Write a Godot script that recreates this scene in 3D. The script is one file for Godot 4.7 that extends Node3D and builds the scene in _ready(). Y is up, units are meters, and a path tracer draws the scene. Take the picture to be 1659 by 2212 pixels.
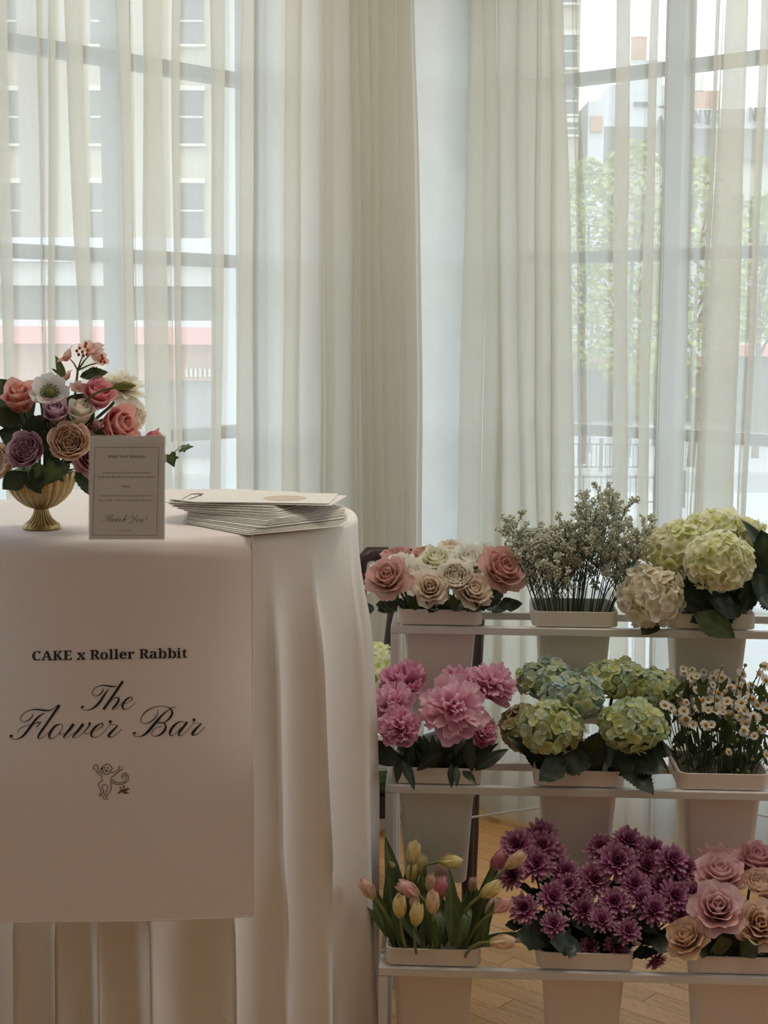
extends Node3D
# A corner of a bright room: a round high table with a banner, a stepped stand of cut flowers, sheer curtains over two windows.
# Pixel coordinates below are those of the 1659 x 2212 photograph; at() turns one into a point at a given distance.

const F := 3300.0
const EYE := Vector3(0, 1.43, 0)
var cam_basis: Basis
var room: Transform3D            # origin at the room corner on the floor; x along the right wall, z along the left wall
var names := {}
var M := {}
var rng := RandomNumberGenerator.new()


class MB:
	var v := PackedVector3Array()
	var c := PackedColorArray()
	var t := PackedVector2Array()
	var idx := PackedInt32Array()

	func vert(p: Vector3, col := Color.WHITE, uv := Vector2.ZERO) -> int:
		v.append(p)
		c.append(col)
		t.append(uv)
		return v.size() - 1

	func tri(a: int, b: int, d: int) -> void:
		idx.append(a)
		idx.append(b)
		idx.append(d)

	# f(i, j) gives a point; colours by g(i, j) where there is one
	func grid(nu: int, nv: int, f: Callable, g = null, closed := false) -> void:
		var s := v.size()
		for j in nv + 1:
			for i in nu + 1:
				var uu := float(i) / nu
				var vv := float(j) / nv
				v.append(f.call(uu, vv))
				c.append(g.call(uu, vv) if g else Color.WHITE)
				t.append(Vector2(uu, vv))
		var w := nu + 1
		for j in nv:
			for i in nu:
				var a := s + j * w + i
				var b := a + 1
				if closed and i == nu - 1:
					b = s + j * w
				var a2 := a + w
				var b2 := b + w
				tri(a, b2, b)
				tri(a, a2, b2)

	func tube(pts: Array, radii: Array, n := 6, col := Color.WHITE) -> void:
		var s := v.size()
		var side := Vector3.ZERO
		for k in pts.size():
			var dir: Vector3 = (pts[mini(k + 1, pts.size() - 1)] - pts[maxi(k - 1, 0)]).normalized()
			if side == Vector3.ZERO:
				side = dir.cross(Vector3.RIGHT if absf(dir.x) < 0.8 else Vector3.UP).normalized()
			side = (side - dir * side.dot(dir)).normalized()
			var up := dir.cross(side)
			for i in n:
				var a := TAU * i / n
				vert(pts[k] + (side * cos(a) + up * sin(a)) * float(radii[mini(k, radii.size() - 1)]), col, Vector2(float(i) / n, k))
		for k in pts.size() - 1:
			for i in n:
				var a := s + k * n + i
				var b := s + k * n + (i + 1) % n
				tri(a, b, b + n)
				tri(a, b + n, a + n)
		for e in [0, pts.size() - 1]:
			var m := vert(pts[e], col)
			for i in n:
				var a: int = s + e * n + i
				var b: int = s + e * n + (i + 1) % n
				if e == 0:
					tri(m, b, a)
				else:
					tri(m, a, b)

	func box(lo: Vector3, hi: Vector3, x := Transform3D.IDENTITY, col := Color.WHITE, bevel := 0.0) -> void:
		if bevel > 0.0:
			return bevel_box(lo, hi, x, col, bevel)
		for axis in 3:
			for sgn in [0, 1]:
				var u := (axis + 1) % 3
				var w := (axis + 2) % 3
				var q := []
				for k in [[0, 0], [1, 0], [1, 1], [0, 1]]:
					var p := Vector3.ZERO
					p[axis] = hi[axis] if sgn else lo[axis]
					p[u] = hi[u] if k[0] else lo[u]
					p[w] = hi[w] if k[1] else lo[w]
					q.append(vert(x * p, col, Vector2(p[u], p[w])))
				if sgn:
					tri(q[0], q[2], q[1])
					tri(q[0], q[3], q[2])
				else:
					tri(q[0], q[1], q[2])
					tri(q[0], q[2], q[3])

	func bevel_box(lo: Vector3, hi: Vector3, x: Transform3D, col: Color, b: float) -> void:
		var loops := [[lo.y, b], [lo.y + b, 0.0], [hi.y - b, 0.0], [hi.y, b]]
		var rows := []
		for l in loops:
			var r := []
			var i0: float = l[1]
			for p in [Vector2(lo.x + b, lo.z + i0), Vector2(hi.x - b, lo.z + i0), Vector2(hi.x - i0, lo.z + b), Vector2(hi.x - i0, hi.z - b), Vector2(hi.x - b, hi.z - i0), Vector2(lo.x + b, hi.z - i0), Vector2(lo.x + i0, hi.z - b), Vector2(lo.x + i0, lo.z + b)]:
				r.append(Vector3(p.x, l[0], p.y))
			rows.append(r)
		for k in 3:
			for i in 8:
				var j := (i + 1) % 8
				var q := [rows[k][i], rows[k][j], rows[k + 1][j], rows[k + 1][i]]
				var n := []
				for p in q:
					n.append(vert(x * p, col, Vector2(p.x + p.z, p.y)))
				tri(n[0], n[2], n[1])
				tri(n[0], n[3], n[2])
		for e in [0, 3]:
			var n := []
			for p in rows[e]:
				n.append(vert(x * p, col, Vector2(p.x, p.z)))
			for i in range(1, 7):
				if e == 3:
					tri(n[0], n[i + 1], n[i])
				else:
					tri(n[0], n[i], n[i + 1])

	func lathe(profile: Array, n: int, col := Color.WHITE, wave = null) -> void:
		var s := v.size()
		for k in profile.size():
			for i in n:
				var a := TAU * i / n
				var r: float = profile[k].x
				if wave:
					r = wave.call(r, profile[k].y, a)
				vert(Vector3(sin(a) * r, profile[k].y, cos(a) * r), col, Vector2(float(i) / n, k))
		for k in profile.size() - 1:
			for i in n:
				var a := s + k * n + i
				var b := s + k * n + (i + 1) % n
				tri(a, b + n, b)
				tri(a, a + n, b + n)

	func ball(at: Vector3, r: Vector3, col: Color, n := 8, m := 5) -> void:
		var s := v.size()
		for k in m + 1:
			var p := PI * k / m
			for i in n:
				var a := TAU * i / n
				vert(at + Vector3(sin(a) * sin(p) * r.x, cos(p) * r.y, cos(a) * sin(p) * r.z), col)
		for k in m:
			for i in n:
				var a := s + k * n + i
				var b := s + k * n + (i + 1) % n
				tri(a, b, b + n)
				tri(a, b + n, a + n)

	func done() -> ArrayMesh:
		var nn := PackedVector3Array()
		nn.resize(v.size())
		for k in range(0, idx.size(), 3):
			var a := idx[k]
			var b := idx[k + 1]
			var d := idx[k + 2]
			var n := (v[d] - v[a]).cross(v[b] - v[a])
			nn[a] += n
			nn[b] += n
			nn[d] += n
		for k in nn.size():
			nn[k] = nn[k].normalized() if nn[k].length_squared() > 1e-24 else Vector3.UP
		var arr := []
		arr.resize(Mesh.ARRAY_MAX)
		arr[Mesh.ARRAY_VERTEX] = v
		arr[Mesh.ARRAY_NORMAL] = nn
		arr[Mesh.ARRAY_COLOR] = c
		arr[Mesh.ARRAY_TEX_UV] = t
		arr[Mesh.ARRAY_INDEX] = idx
		var m := ArrayMesh.new()
		m.add_surface_from_arrays(Mesh.PRIMITIVE_TRIANGLES, arr)
		return m


# ---------- placing ----------
func at(px: float, py: float, d: float) -> Vector3:
	var w := ray(px, py)
	return EYE + w * (d / -w.z)


func ray(px: float, py: float) -> Vector3:
	return cam_basis * Vector3((px - 829.5) / F, -(py - 1106.0) / F, -1.0)


func on_plane(px: float, py: float, p0: Vector3, n: Vector3) -> Vector3:
	var w := ray(px, py)
	return EYE + w * ((p0 - EYE).dot(n) / w.dot(n))


func numbered(called: String) -> String:
	if not names.has(called):
		names[called] = 0
		return called
	names[called] += 1
	return "%s_%03d" % [called, names[called]]


func thing(called: String, label: String, category: String, where := Vector3.ZERO, group := "") -> Node3D:
	var o := Node3D.new()
	o.name = numbered(called)
	o.position = where
	add_child(o)
	o.set_meta("label", label)
	o.set_meta("category", category)
	if group:
		o.set_meta("group", group)
	return o


func part(parent: Node3D, called: String, mesh: Mesh, m: Material, x := Transform3D.IDENTITY, kind := "") -> MeshInstance3D:
	var o := MeshInstance3D.new()
	o.name = called
	o.mesh = mesh
	o.material_override = m
	parent.add_child(o, true)
	o.transform = x
	if kind:
		o.set_meta("kind", kind)
	return o


# a part whose mesh is given in world coordinates
func wpart(parent: Node3D, called: String, mb: MB, m: Material, kind := "") -> MeshInstance3D:
	return part(parent, called, mb.done(), m, Transform3D(Basis.IDENTITY, -parent.position), kind)


func lone(called: String, mb: MB, m: Material, label: String, category: String, group := "") -> MeshInstance3D:
	var o := part(self, numbered(called), mb.done(), m)
	o.set_meta("label", label)
	o.set_meta("category", category)
	if group:
		o.set_meta("group", group)
	return o


func struct(called: String, mesh: Mesh, m: Material, x := Transform3D.IDENTITY) -> MeshInstance3D:
	var o := part(self, called, mesh, m, x)
	o.set_meta("kind", "structure")
	return o


func toward(axis: Vector3, spin := 0.0) -> Basis:
	var y := axis.normalized()
	var x := y.cross(Vector3.BACK if absf(y.z) < 0.9 else Vector3.RIGHT).normalized()
	return Basis(x, y, x.cross(y)) * Basis(Vector3.UP, spin)


# ---------- materials ----------
func lin(r: int, g: int, b: int) -> Color:
	return Color8(r, g, b).srgb_to_linear()


func mat(r: int, g: int, b: int, rough := 0.7, metal := 0.0) -> StandardMaterial3D:
	var m := StandardMaterial3D.new()
	m.albedo_color = Color8(r, g, b)
	m.roughness = rough
	m.metallic = metal
	m.cull_mode = BaseMaterial3D.CULL_DISABLED
	return m


func tinted(rough: float, backlight: float) -> StandardMaterial3D:
	var m := mat(255, 255, 255, rough)
	m.vertex_color_use_as_albedo = true
	if backlight > 0.0:
		m.backlight_enabled = true
		m.backlight = Color(backlight, backlight, backlight).linear_to_srgb()
	return m


func noise_tex(freq: float, lo: Color, hi: Color, octaves := 3, size := 256) -> NoiseTexture2D:
	var n := FastNoiseLite.new()
	n.seed = 7
	n.frequency = freq
	n.fractal_octaves = octaves
	var tex := NoiseTexture2D.new()
	tex.width = size
	tex.height = size
	tex.seamless = true
	tex.noise = n
	var ramp := Gradient.new()
	ramp.set_color(0, lo)
	ramp.set_color(1, hi)
	tex.color_ramp = ramp
	return tex


func weave_image(size: int, alpha_lo: float, alpha_hi: float, dark: float) -> ImageTexture:
	var im := Image.create(size, size, false, Image.FORMAT_RGBA8)
	var r := RandomNumberGenerator.new()
	r.seed = 21
	var rows := []
	var cols := []
	for k in size:
		rows.append(r.randf())
		cols.append(r.randf())
	var n := FastNoiseLite.new()
	n.seed = 3
	n.frequency = 0.02
	for y in size:
		for x in size:
			var slub := n.get_noise_2d(x * 0.35, y * 4.0) * 0.5 + 0.5
			var k: float = 0.35 * rows[y] + 0.25 * cols[x] + 0.4 * slub
			var g := 1.0 - dark * k
			var thread: float = [0.16, 0.02, -0.16, -0.02][x % 4] + [0.05, -0.05][(y / 2) % 2]
			im.set_pixel(x, y, Color(g, g, g * 0.99, clampf(lerpf(alpha_lo, alpha_hi, k) + thread, 0.0, 1.0)))
	return ImageTexture.create_from_image(im)


func wood_image(w: int, h: int, sd: int, a: Color, b: Color, streak: float) -> ImageTexture:
	var im := Image.create(w, h, false, Image.FORMAT_RGB8)
	var n := FastNoiseLite.new()
	n.seed = sd
	n.frequency = 0.03
	var n2 := FastNoiseLite.new()
	n2.seed = sd + 5
	n2.frequency = 0.11
	for y in h:
		for x in w:
			var k := n.get_noise_2d(x * 2.2, y * 0.16) * 0.5 + 0.5
			var fine := n2.get_noise_2d(x * 5.0, y * 0.35)
			var col := a.lerp(b, clampf(k, 0, 1))
			if fine > 0.28:
				col = col.darkened(streak * (fine - 0.28) * 3.0)
			im.set_pixel(x, y, col)
	return ImageTexture.create_from_image(im)


func make_materials() -> void:
	M.petal = tinted(0.55, 0.8)
	M.leaf = tinted(0.45, 0.25)
	M.stem = tinted(0.6, 0.0)
	M.wall = mat(242, 245, 241, 0.9)
	M.wall.albedo_texture = noise_tex(0.02, Color(0.97, 0.97, 0.97), Color(1, 1, 1))
	M.wall.uv1_triplanar = true
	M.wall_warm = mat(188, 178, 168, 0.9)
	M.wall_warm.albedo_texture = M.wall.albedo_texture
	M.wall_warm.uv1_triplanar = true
	M.ceiling = mat(236, 234, 230, 0.95)
	M.base = mat(70, 60, 52, 0.6)
	M.sash = mat(58, 57, 54, 0.5)
	M.pane = mat(255, 255, 255, 0.02)
	M.pane.transparency = BaseMaterial3D.TRANSPARENCY_ALPHA
	M.pane.albedo_color = Color(1, 1, 1, 0.04)
	M.sheer = mat(242, 240, 236, 0.9)
	M.sheer.transparency = BaseMaterial3D.TRANSPARENCY_ALPHA
	M.sheer.albedo_texture = weave_image(512, 0.57, 0.72, 0.06)
	M.sheer.backlight_enabled = true
	M.sheer.backlight = Color(1.12, 1.11, 1.08)
	M.cloth = mat(240, 234, 226, 0.85)
	M.runner = mat(238, 226, 219, 0.8)
	M.ink = mat(24, 28, 42, 0.7)
	M.brown_ink = mat(72, 50, 40, 0.8)
	M.fawn_ink = mat(96, 74, 48, 0.8)
	M.paper = mat(236, 230, 224, 0.8)
	M.card = mat(238, 232, 222, 0.75)
	M.card_print = mat(214, 196, 176, 0.8)
	M.acrylic = mat(255, 255, 255, 0.02)
	M.acrylic.transparency = BaseMaterial3D.TRANSPARENCY_ALPHA
	M.acrylic.albedo_color = Color(1, 1, 1, 0.08)
	M.gold = mat(190, 164, 116, 0.36, 0.9)
	M.gold.albedo_texture = noise_tex(0.05, Color(0.82, 0.82, 0.8), Color(1, 1, 1))
	M.gold.uv1_triplanar = true
	M.gold.uv1_scale = Vector3(14, 14, 14)
	M.white_metal = mat(226, 224, 220, 0.35)
	M.tub = mat(232, 222, 210, 0.5)
	M.tub_blush = mat(236, 223, 214, 0.5)
	M.tub_sage = mat(226, 221, 209, 0.5)
	M.foam = mat(92, 120, 78, 0.95)
	M.water = mat(214, 224, 214, 0.04)
	M.water.transparency = BaseMaterial3D.TRANSPARENCY_ALPHA
	M.water.albedo_color = Color(0.84, 0.88, 0.84, 0.25)
	M.chair = mat(58, 38, 33, 0.45)
	M.chair.albedo_texture = wood_image(128, 256, 5, Color(0.8, 0.75, 0.75), Color(1, 1, 1), 0.6)
	M.chair.uv1_triplanar = true
	M.chair.uv1_scale = Vector3(4, 1, 4)
	M.cushion = mat(74, 92, 52, 0.9)
	M.cushion.albedo_texture = wood_image(128, 256, 9, Color(0.55, 0.6, 0.5), Color(1, 1, 1), 0.9)
	M.cushion.uv1_triplanar = true
	M.cushion.uv1_scale = Vector3(7, 1.5, 7)
	M.dark_bucket = mat(32, 36, 34, 0.5)
	M.planks = []
	for k in 4:
		var w := mat(255, 255, 255, 0.42)
		w.albedo_texture = wood_image(128, 512, 31 + k, Color8(186 + 6 * k, 134 + 5 * k, 78 + 4 * k), Color8(218 + 4 * k, 170 + 4 * k, 108 + 4 * k), 0.35)
		M.planks.append(w)
	M.subfloor = mat(70, 46, 28, 0.8)


func _ready() -> void:
	# camera
	cam_basis = Basis(Vector3.RIGHT, -atan(398.0 / F)) * Basis(Vector3.BACK, 0.006)
	var cam := Camera3D.new()
	cam.name = "camera"
	cam.fov = rad_to_deg(2.0 * atan(1106.0 / F))
	cam.near = 0.05
	cam.far = 400.0
	add_child(cam)
	cam.transform = Transform3D(cam_basis, EYE)
	cam.current = true
	# sky
	var sky := ProceduralSkyMaterial.new()
	sky.sky_top_color = Color8(192, 208, 222)
	sky.sky_horizon_color = Color8(216, 228, 236)
	sky.ground_horizon_color = Color8(200, 200, 196)
	sky.ground_bottom_color = Color8(170, 168, 162)
	sky.sky_energy_multiplier = 2.85
	sky.ground_energy_multiplier = 2.0
	var env := Environment.new()
	env.background_mode = Environment.BG_SKY
	env.sky = Sky.new()
	env.sky.sky_material = sky
	env.tonemap_mode = Environment.TONE_MAPPER_LINEAR
	env.tonemap_exposure = 0.49
	env.sdfgi_enabled = true
	env.ssao_enabled = true
	env.ssil_enabled = true
	var world := WorldEnvironment.new()
	world.name = "world"
	world.environment = env
	add_child(world)
	# hazy sun from behind the house: it lights the fronts across the street and never enters the room
	var sun := DirectionalLight3D.new()
	sun.name = "sun"
	sun.light_color = Color8(255, 246, 230)
	sun.light_energy = 0.5
	sun.light_angular_distance = 12.0
	sun.shadow_enabled = true
	sun.sky_mode = DirectionalLight3D.SKY_MODE_LIGHT_ONLY
	add_child(sun)
	sun.look_at_from_position(Vector3(-8, 22, 20), Vector3.ZERO)
	# the corner of the room
	var right := Vector3(0.749, 0, 0.663).normalized()
	room = Transform3D(Basis(right, Vector3.UP, right.cross(Vector3.UP)), Vector3(0.27, 0, -4.71))
	make_materials()
	M.iron_leg = mat(60, 60, 60, 0.4, 0.6)
	# soft warm ceiling lamps, all above the frame
	ceiling_lamps()
	make_room()
	make_curtains()
	make_street()
	make_table()
	make_rack()
	make_tubs()
	make_chair()
	make_sign()
	var bowl := make_bowl()
	make_cards()
	fill_tubs()
	fill_bowl(bowl)


func ceiling_lamps() -> void:
	for p in [["over the round table", 0.85, 1.75, 0.36], ["over the flower stand", 1.35, 1.0, 3.2], ["before the flower stand", 2.7, 1.75, 0.6]]:
		var at_room := room * Vector3(p[1], 3.1, p[2])
		var o := thing("ceiling_lamp", "square white ceiling lamp " + p[0], "lamp", at_room)
		var mb := MB.new()
		mb.box(Vector3(-0.32, -0.03, -0.32), Vector3(0.32, -0.001, 0.32), Transform3D.IDENTITY, Color.WHITE, 0.005)
		part(o, "frame", mb.done(), M.ceiling)
		mb = MB.new()
		mb.box(Vector3(-0.29, -0.034, -0.29), Vector3(0.29, -0.0305, 0.29))
		var glow := mat(255, 240, 220, 0.8)
		glow.emission_enabled = true
		glow.emission = Color8(255, 232, 200)
		glow.emission_energy_multiplier = 1.5
		part(o, "lamp_diffuser", mb.done(), glow)
		var l := AreaLight3D.new()
		l.name = "lamp_light"
		l.area_size = Vector2(0.58, 0.58)
		l.light_energy = p[3]
		l.light_color = Color8(255, 245, 232)
		l.shadow_enabled = true
		l.set("area_range", 12.0)
		o.add_child(l)
		l.position = Vector3(0, -0.04, 0)
		l.rotation.x = -PI / 2


# ---------- the room ----------
func wall_mesh(length: float, from: float, openings: Array, along_x: bool, sill: float, head: float, top: float) -> ArrayMesh:
	var mb := MB.new()
	var s := from
	var spans := []
	for o in openings:
		spans.append([s, o[0], 0.0, top])
		spans.append([o[0], o[1], 0.0, sill])
		spans.append([o[0], o[1], head, top])
		s = o[1]
	spans.append([s, length, 0.0, top])
	for p in spans:
		if along_x:
			mb.box(Vector3(p[0], p[2], -0.25), Vector3(p[1], p[3], 0))
		else:
			mb.box(Vector3(-0.25, p[2], p[0]), Vector3(0, p[3], p[1]))
	return mb.done()


func window(called: String, along_x: bool, lo: float, hi: float, mullions: Array, bars: Array, sill: float, head: float) -> void:
	var w := Node3D.new()
	w.name = called
	w.transform = room
	w.set_meta("kind", "structure")
	add_child(w)
	var put := func(mb: MB, s0: float, s1: float, y0: float, y1: float, d0: float, d1: float):
		if along_x:
			mb.box(Vector3(s0, y0, d0), Vector3(s1, y1, d1))
		else:
			mb.box(Vector3(d0, y0, s0), Vector3(d1, y1, s1))
	var f := MB.new()
	put.call(f, lo, lo + 0.05, sill, head, -0.115, -0.045)
	put.call(f, hi - 0.05, hi, sill, head, -0.115, -0.045)
	put.call(f, lo, hi, sill, sill + 0.06, -0.115, -0.045)
	put.call(f, lo, hi, head - 0.06, head, -0.115, -0.045)
	part(w, "window_frame", f.done(), M.sash)
	for m in mullions:
		var mb := MB.new()
		put.call(mb, m[0] - m[1] / 2, m[0] + m[1] / 2, sill, head, -0.11, -0.05)
		part(w, "mullion", mb.done(), M.sash)
	for b in bars:
		var mb := MB.new()
		put.call(mb, lo, hi, b - 0.016, b + 0.016, -0.10, -0.05)
		part(w, "transom", mb.done(), M.sash)
	var xs := [lo + 0.03]
	for m in mullions:
		xs.append(m[0])
	xs.append(hi - 0.03)
	var ys := [sill + 0.04] + bars + [head - 0.04]
	ys.sort()
	for i in xs.size() - 1:
		for j in ys.size() - 1:
			var mb := MB.new()
			var q := []
			for k in [[i, j], [i + 1, j], [i + 1, j + 1], [i, j + 1]]:
				q.append(mb.vert(Vector3(xs[k[0]], ys[k[1]], -0.075) if along_x else Vector3(-0.075, ys[k[1]], xs[k[0]])))
			mb.tri(q[0], q[1], q[2])
			mb.tri(q[0], q[2], q[3])
			part(w, "pane", mb.done(), M.pane)
	var sl := MB.new()
	put.call(sl, lo - 0.03, hi + 0.03, sill - 0.03, sill, -0.045, 0.035)
	part(w, "window_sill", sl.done(), M.ceiling)


func make_room() -> void:
	var top := 3.1
	struct("wall_left", wall_mesh(7.0, -0.25, [[0.83, 2.68], [3.5, 5.4]], false, 0.24, 2.62, top), M.wall, room)
	struct("wall_right", wall_mesh(6.5, 0.0, [[0.07, 2.12], [2.95, 4.85]], true, 0.24, 2.62, top), M.wall, room)
	var mb := MB.new()
	mb.box(Vector3(6.5, 0, -0.25), Vector3(6.75, top, 7.25))
	struct("wall_east", mb.done(), M.wall_warm, room)
	mb = MB.new()
	mb.box(Vector3(-0.25, 0, 7.0), Vector3(6.5, top, 7.25))
	struct("wall_south", mb.done(), M.wall_warm, room)
	mb = MB.new()
	mb.box(Vector3(-0.25, top, -0.25), Vector3(6.75, top + 0.25, 7.25))
	struct("ceiling", mb.done(), M.ceiling, room)
	mb = MB.new()
	mb.box(Vector3(-0.25, -0.3, -0.25), Vector3(6.75, -0.016, 7.25))
	var fl := struct("floor", mb.done(), M.subfloor, room)
	# strip oak: planks near the stand one by one, the rest of the boards joined
	var rest := MB.new()
	var widths := 0.0585
	var r := RandomNumberGenerator.new()
	r.seed = 11
	var shared := {}
	for row in 119:
		var b := row * widths
		var a := -r.randf() * 0.9
		while a < 6.5:
			var len: float = [0.7, 0.95, 1.2][r.randi() % 3]
			var a0 := maxf(a, 0.0)
			var a1 := minf(a + len, 6.5)
			var variant := r.randi() % 4
			if a1 - a0 > 0.05:
				var lift := -r.randf() * 0.0006
				if b > 0.02 and b < 2.7 and a1 > 0.1 and a0 < 2.4:
					var key := "%d" % roundi((a1 - a0) * 100)
					if not shared.has(key):
						var pm := MB.new()
						var l := a1 - a0
						pm.box(Vector3(0.0008, -0.016, 0.0006), Vector3(l - 0.0008, 0, widths - 0.0008))
						for k in pm.t.size():
							pm.t[k] = Vector2(pm.v[k].z / 0.12, pm.v[k].x / 0.9)
						shared[key] = pm.done()
					part(fl, "plank", shared[key], M.planks[variant], Transform3D(Basis.IDENTITY, Vector3(a0, lift, b)))
				else:
					var s := rest.v.size()
					rest.box(Vector3(a0 + 0.0008, -0.016, b + 0.0006), Vector3(a1 - 0.0008, lift, b + widths - 0.0008))
					for k in range(s, rest.t.size()):
						rest.t[k] = Vector2(rest.v[k].z / 0.12 + variant * 0.3, rest.v[k].x / 0.9 + variant * 0.37)
			a += len
	part(fl, "planks", rest.done(), M.planks[1], Transform3D.IDENTITY, "stuff")
	for side in [["baseboard_left", Vector3(0, 0, 0), Vector3(0.018, 0.20, 7.0)], ["baseboard_right", Vector3(0.018, 0, 0), Vector3(6.5, 0.20, 0.018)]]:
		mb = MB.new()
		mb.box(side[1], side[2], Transform3D.IDENTITY, Color.WHITE, 0.004)
		struct(side[0], mb.done(), M.base, room)
	window("window_1", false, 0.83, 2.68, [[1.304, 0.046], [1.77, 0.046], [2.23, 0.046]], [0.70, 1.154, 1.60, 2.066], 0.24, 2.62)
	window("window_2", true, 0.07, 2.12, [[0.652, 0.06], [1.06, 0.05], [1.5, 0.05]], [0.65, 1.135, 1.638, 2.148], 0.24, 2.62)
	window("window_3", false, 3.5, 5.4, [[3.97, 0.05], [4.45, 0.05], [4.92, 0.05]], [0.65, 1.145, 1.615, 2.115], 0.24, 2.62)  # unseen window further along the left wall, added to bring in more daylight
	window("window_4", true, 2.95, 4.85, [[3.42, 0.05], [3.9, 0.05], [4.38, 0.05]], [0.65, 1.145, 1.615, 2.115], 0.24, 2.62)  # likewise unseen on the right wall, added for extra daylight


# ---------- sheer curtains ----------
# stripes: where the cloth lies folded over itself, as [start, end] at the photograph's top and [start, end] 1000 pixels down, walking away from the corner
func curtain(label: String, along_x: bool, off: float, stripes: Array, first: Array, last: float) -> void:
	var n := room.basis.z if along_x else room.basis.x
	var p0 := room.origin + n * off
	var inv := room.affine_inverse()
	var s_of := func(px: float, py: float) -> Vector2:
		var l: Vector3 = inv * on_plane(px, py, p0, n)
		return Vector2(l.x if along_x else l.z, l.y)
	var r := RandomNumberGenerator.new()
	r.seed = 5 if along_x else 6
	var knots := []           # [s high up, s low down, offset], with y of the two
	var a := [s_of.call(first[0], 0), s_of.call(first[1], 1000)]
	var yt: float = a[0].y
	var yb: float = a[1].y
	knots.append([a[0].x, a[1].x, 0.0])
	for st in stripes:
		var s0: Vector2 = s_of.call(st[0], 0)
		var e0: Vector2 = s_of.call(st[1], 0)
		var s1: Vector2 = s_of.call(st[2], 1000)
		var e1: Vector2 = s_of.call(st[3], 1000)
		var prev: Array = knots[-1]
		var d := 0.010 + 0.014 * r.randf()
		if s0.x - prev[0] > 0.03:
			for k in [0.3, 0.65]:
				knots.append([lerpf(prev[0], s0.x, k), lerpf(prev[1], s1.x, k), lerpf(prev[2], 0.0, k) + 0.01 * (r.randf() - 0.5)])
		var w0 := e0.x - s0.x
		var w1 := e1.x - s1.x
		knots.append([s0.x + 0.1 * w0, s1.x + 0.1 * w1, d * 0.8])
		knots.append([s0.x + 0.5 * w0, s1.x + 0.5 * w1, d * 1.25])
		knots.append([e0.x - 0.04 * w0, e1.x - 0.04 * w1, d * 1.05])
		knots.append([e0.x, e1.x, d * 0.6])
		knots.append([e0.x - 0.05 * w0, e1.x - 0.05 * w1, d * 0.25])
		knots.append([s0.x + 0.5 * w0, s1.x + 0.5 * w1, 0.0])
		knots.append([s0.x + 0.05 * w0, s1.x + 0.05 * w1, -d * 0.25])
		knots.append([s0.x, s1.x, -d * 0.6])
		knots.append([s0.x + 0.06 * w0, s1.x + 0.06 * w1, -d])
		knots.append([s0.x + 0.5 * w0, s1.x + 0.5 * w1, -d * 1.2])
		knots.append([e0.x - 0.05 * w0, e1.x - 0.05 * w1, -d * 0.8])
	if last > knots[-1][0]:
		var prev: Array = knots[-1]
		var c := 0
		while prev[0] < last:
			prev = [prev[0] + 0.035, prev[1] + 0.035, 0.02 * (1 if c % 2 else -1)]
			knots.append(prev)
			c += 1
	var mb := MB.new()
	var rows := 30
	var run := 0.0
	var us := [0.0]
	for k in range(1, knots.size()):
		run += absf(knots[k][1] - knots[k - 1][1]) + 0.3 * absf(knots[k][2] - knots[k - 1][2])
		us.append(run)
	for j in rows + 1:
		var y := lerpf(0.025, 2.85, float(j) / rows)
		var t := clampf((yt - y) / (yt - yb), -0.5, 1.75)
		for k in knots.size():
			var s := lerpf(knots[k][0], knots[k][1], t) + 0.0035 * sin(y * 2.6 + knots[k][1] * 17.0) + 0.0015 * sin(y * 9.0 + knots[k][1] * 31.0)
			var o: float = off + knots[k][2] * (0.75 + 0.25 * t) + 0.004 * sin(y * 3.1 + knots[k][1] * 23.0)
			mb.vert(Vector3(s, y, o) if along_x else Vector3(o, y, s), Color.WHITE, Vector2(us[k] * 5.0, y * 5.0))
	var w := knots.size()
	for j in rows:
		for k in w - 1:
			var q := j * w + k
			mb.tri(q, q + 1, q + w + 1)
			mb.tri(q, q + w + 1, q + w)
	var o := part(self, numbered("sheer_curtain"), mb.done(), M.sheer, room)
	o.set_meta("label", label)
	o.set_meta("category", "curtain")
	o.set_meta("group", "sheer curtains over the windows")


func make_curtains() -> void:
	curtain("off-white sheer curtain behind the round table, to the left of the bare wall strip", false, 0.125, [
		[893, 855, 905, 862], [852, 812, 864, 824], [808, 790, 822, 800], [788, 766, 800, 782], [764, 757, 778, 764], [712, 694, 705, 694], [647, 615, 640, 606], [553, 515, 551, 508], [488, 452, 484, 447], [399, 372, 392, 378], [358, 297, 377, 312], [274, 240, 307, 272], [181, 134, 205, 176], [128, 105, 126, 106], [88, 76, 106, 100], [14, -30, 42, 12], [-70, -110, -60, -100], [-150, -200, -140, -190]], [893, 905], 2.95)
	curtain("off-white sheer curtain behind the flower stand, to the right of the bare wall strip", true, 0.24, [
		[1014, 1050, 994, 1046], [1050, 1080, 1046, 1088], [1078, 1122, 1070, 1132], [1120, 1162, 1124, 1172], [1158, 1190, 1164, 1206], [1186, 1219, 1196, 1246], [1242, 1248, 1258, 1262], [1330, 1365, 1316, 1361], [1404, 1424, 1376, 1406], [1438, 1442, 1418, 1424], [1494, 1498, 1486, 1491], [1546, 1560, 1500, 1516], [1566, 1622, 1509, 1592], [1644, 1672, 1600, 1618], [1720, 1770, 1690, 1740]], [1014, 994], 2.4)


# ---------- the street outside ----------
func slab(mb: MB, x0: float, y0: float, x1: float, y1: float, d: float, thick := 1.0) -> void:
	var p := at(x0, y1, d)
	var q := at(x1, y0, d)
	mb.box(Vector3(minf(p.x, q.x), p.y, -d - thick), Vector3(maxf(p.x, q.x), q.y, -d))


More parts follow.
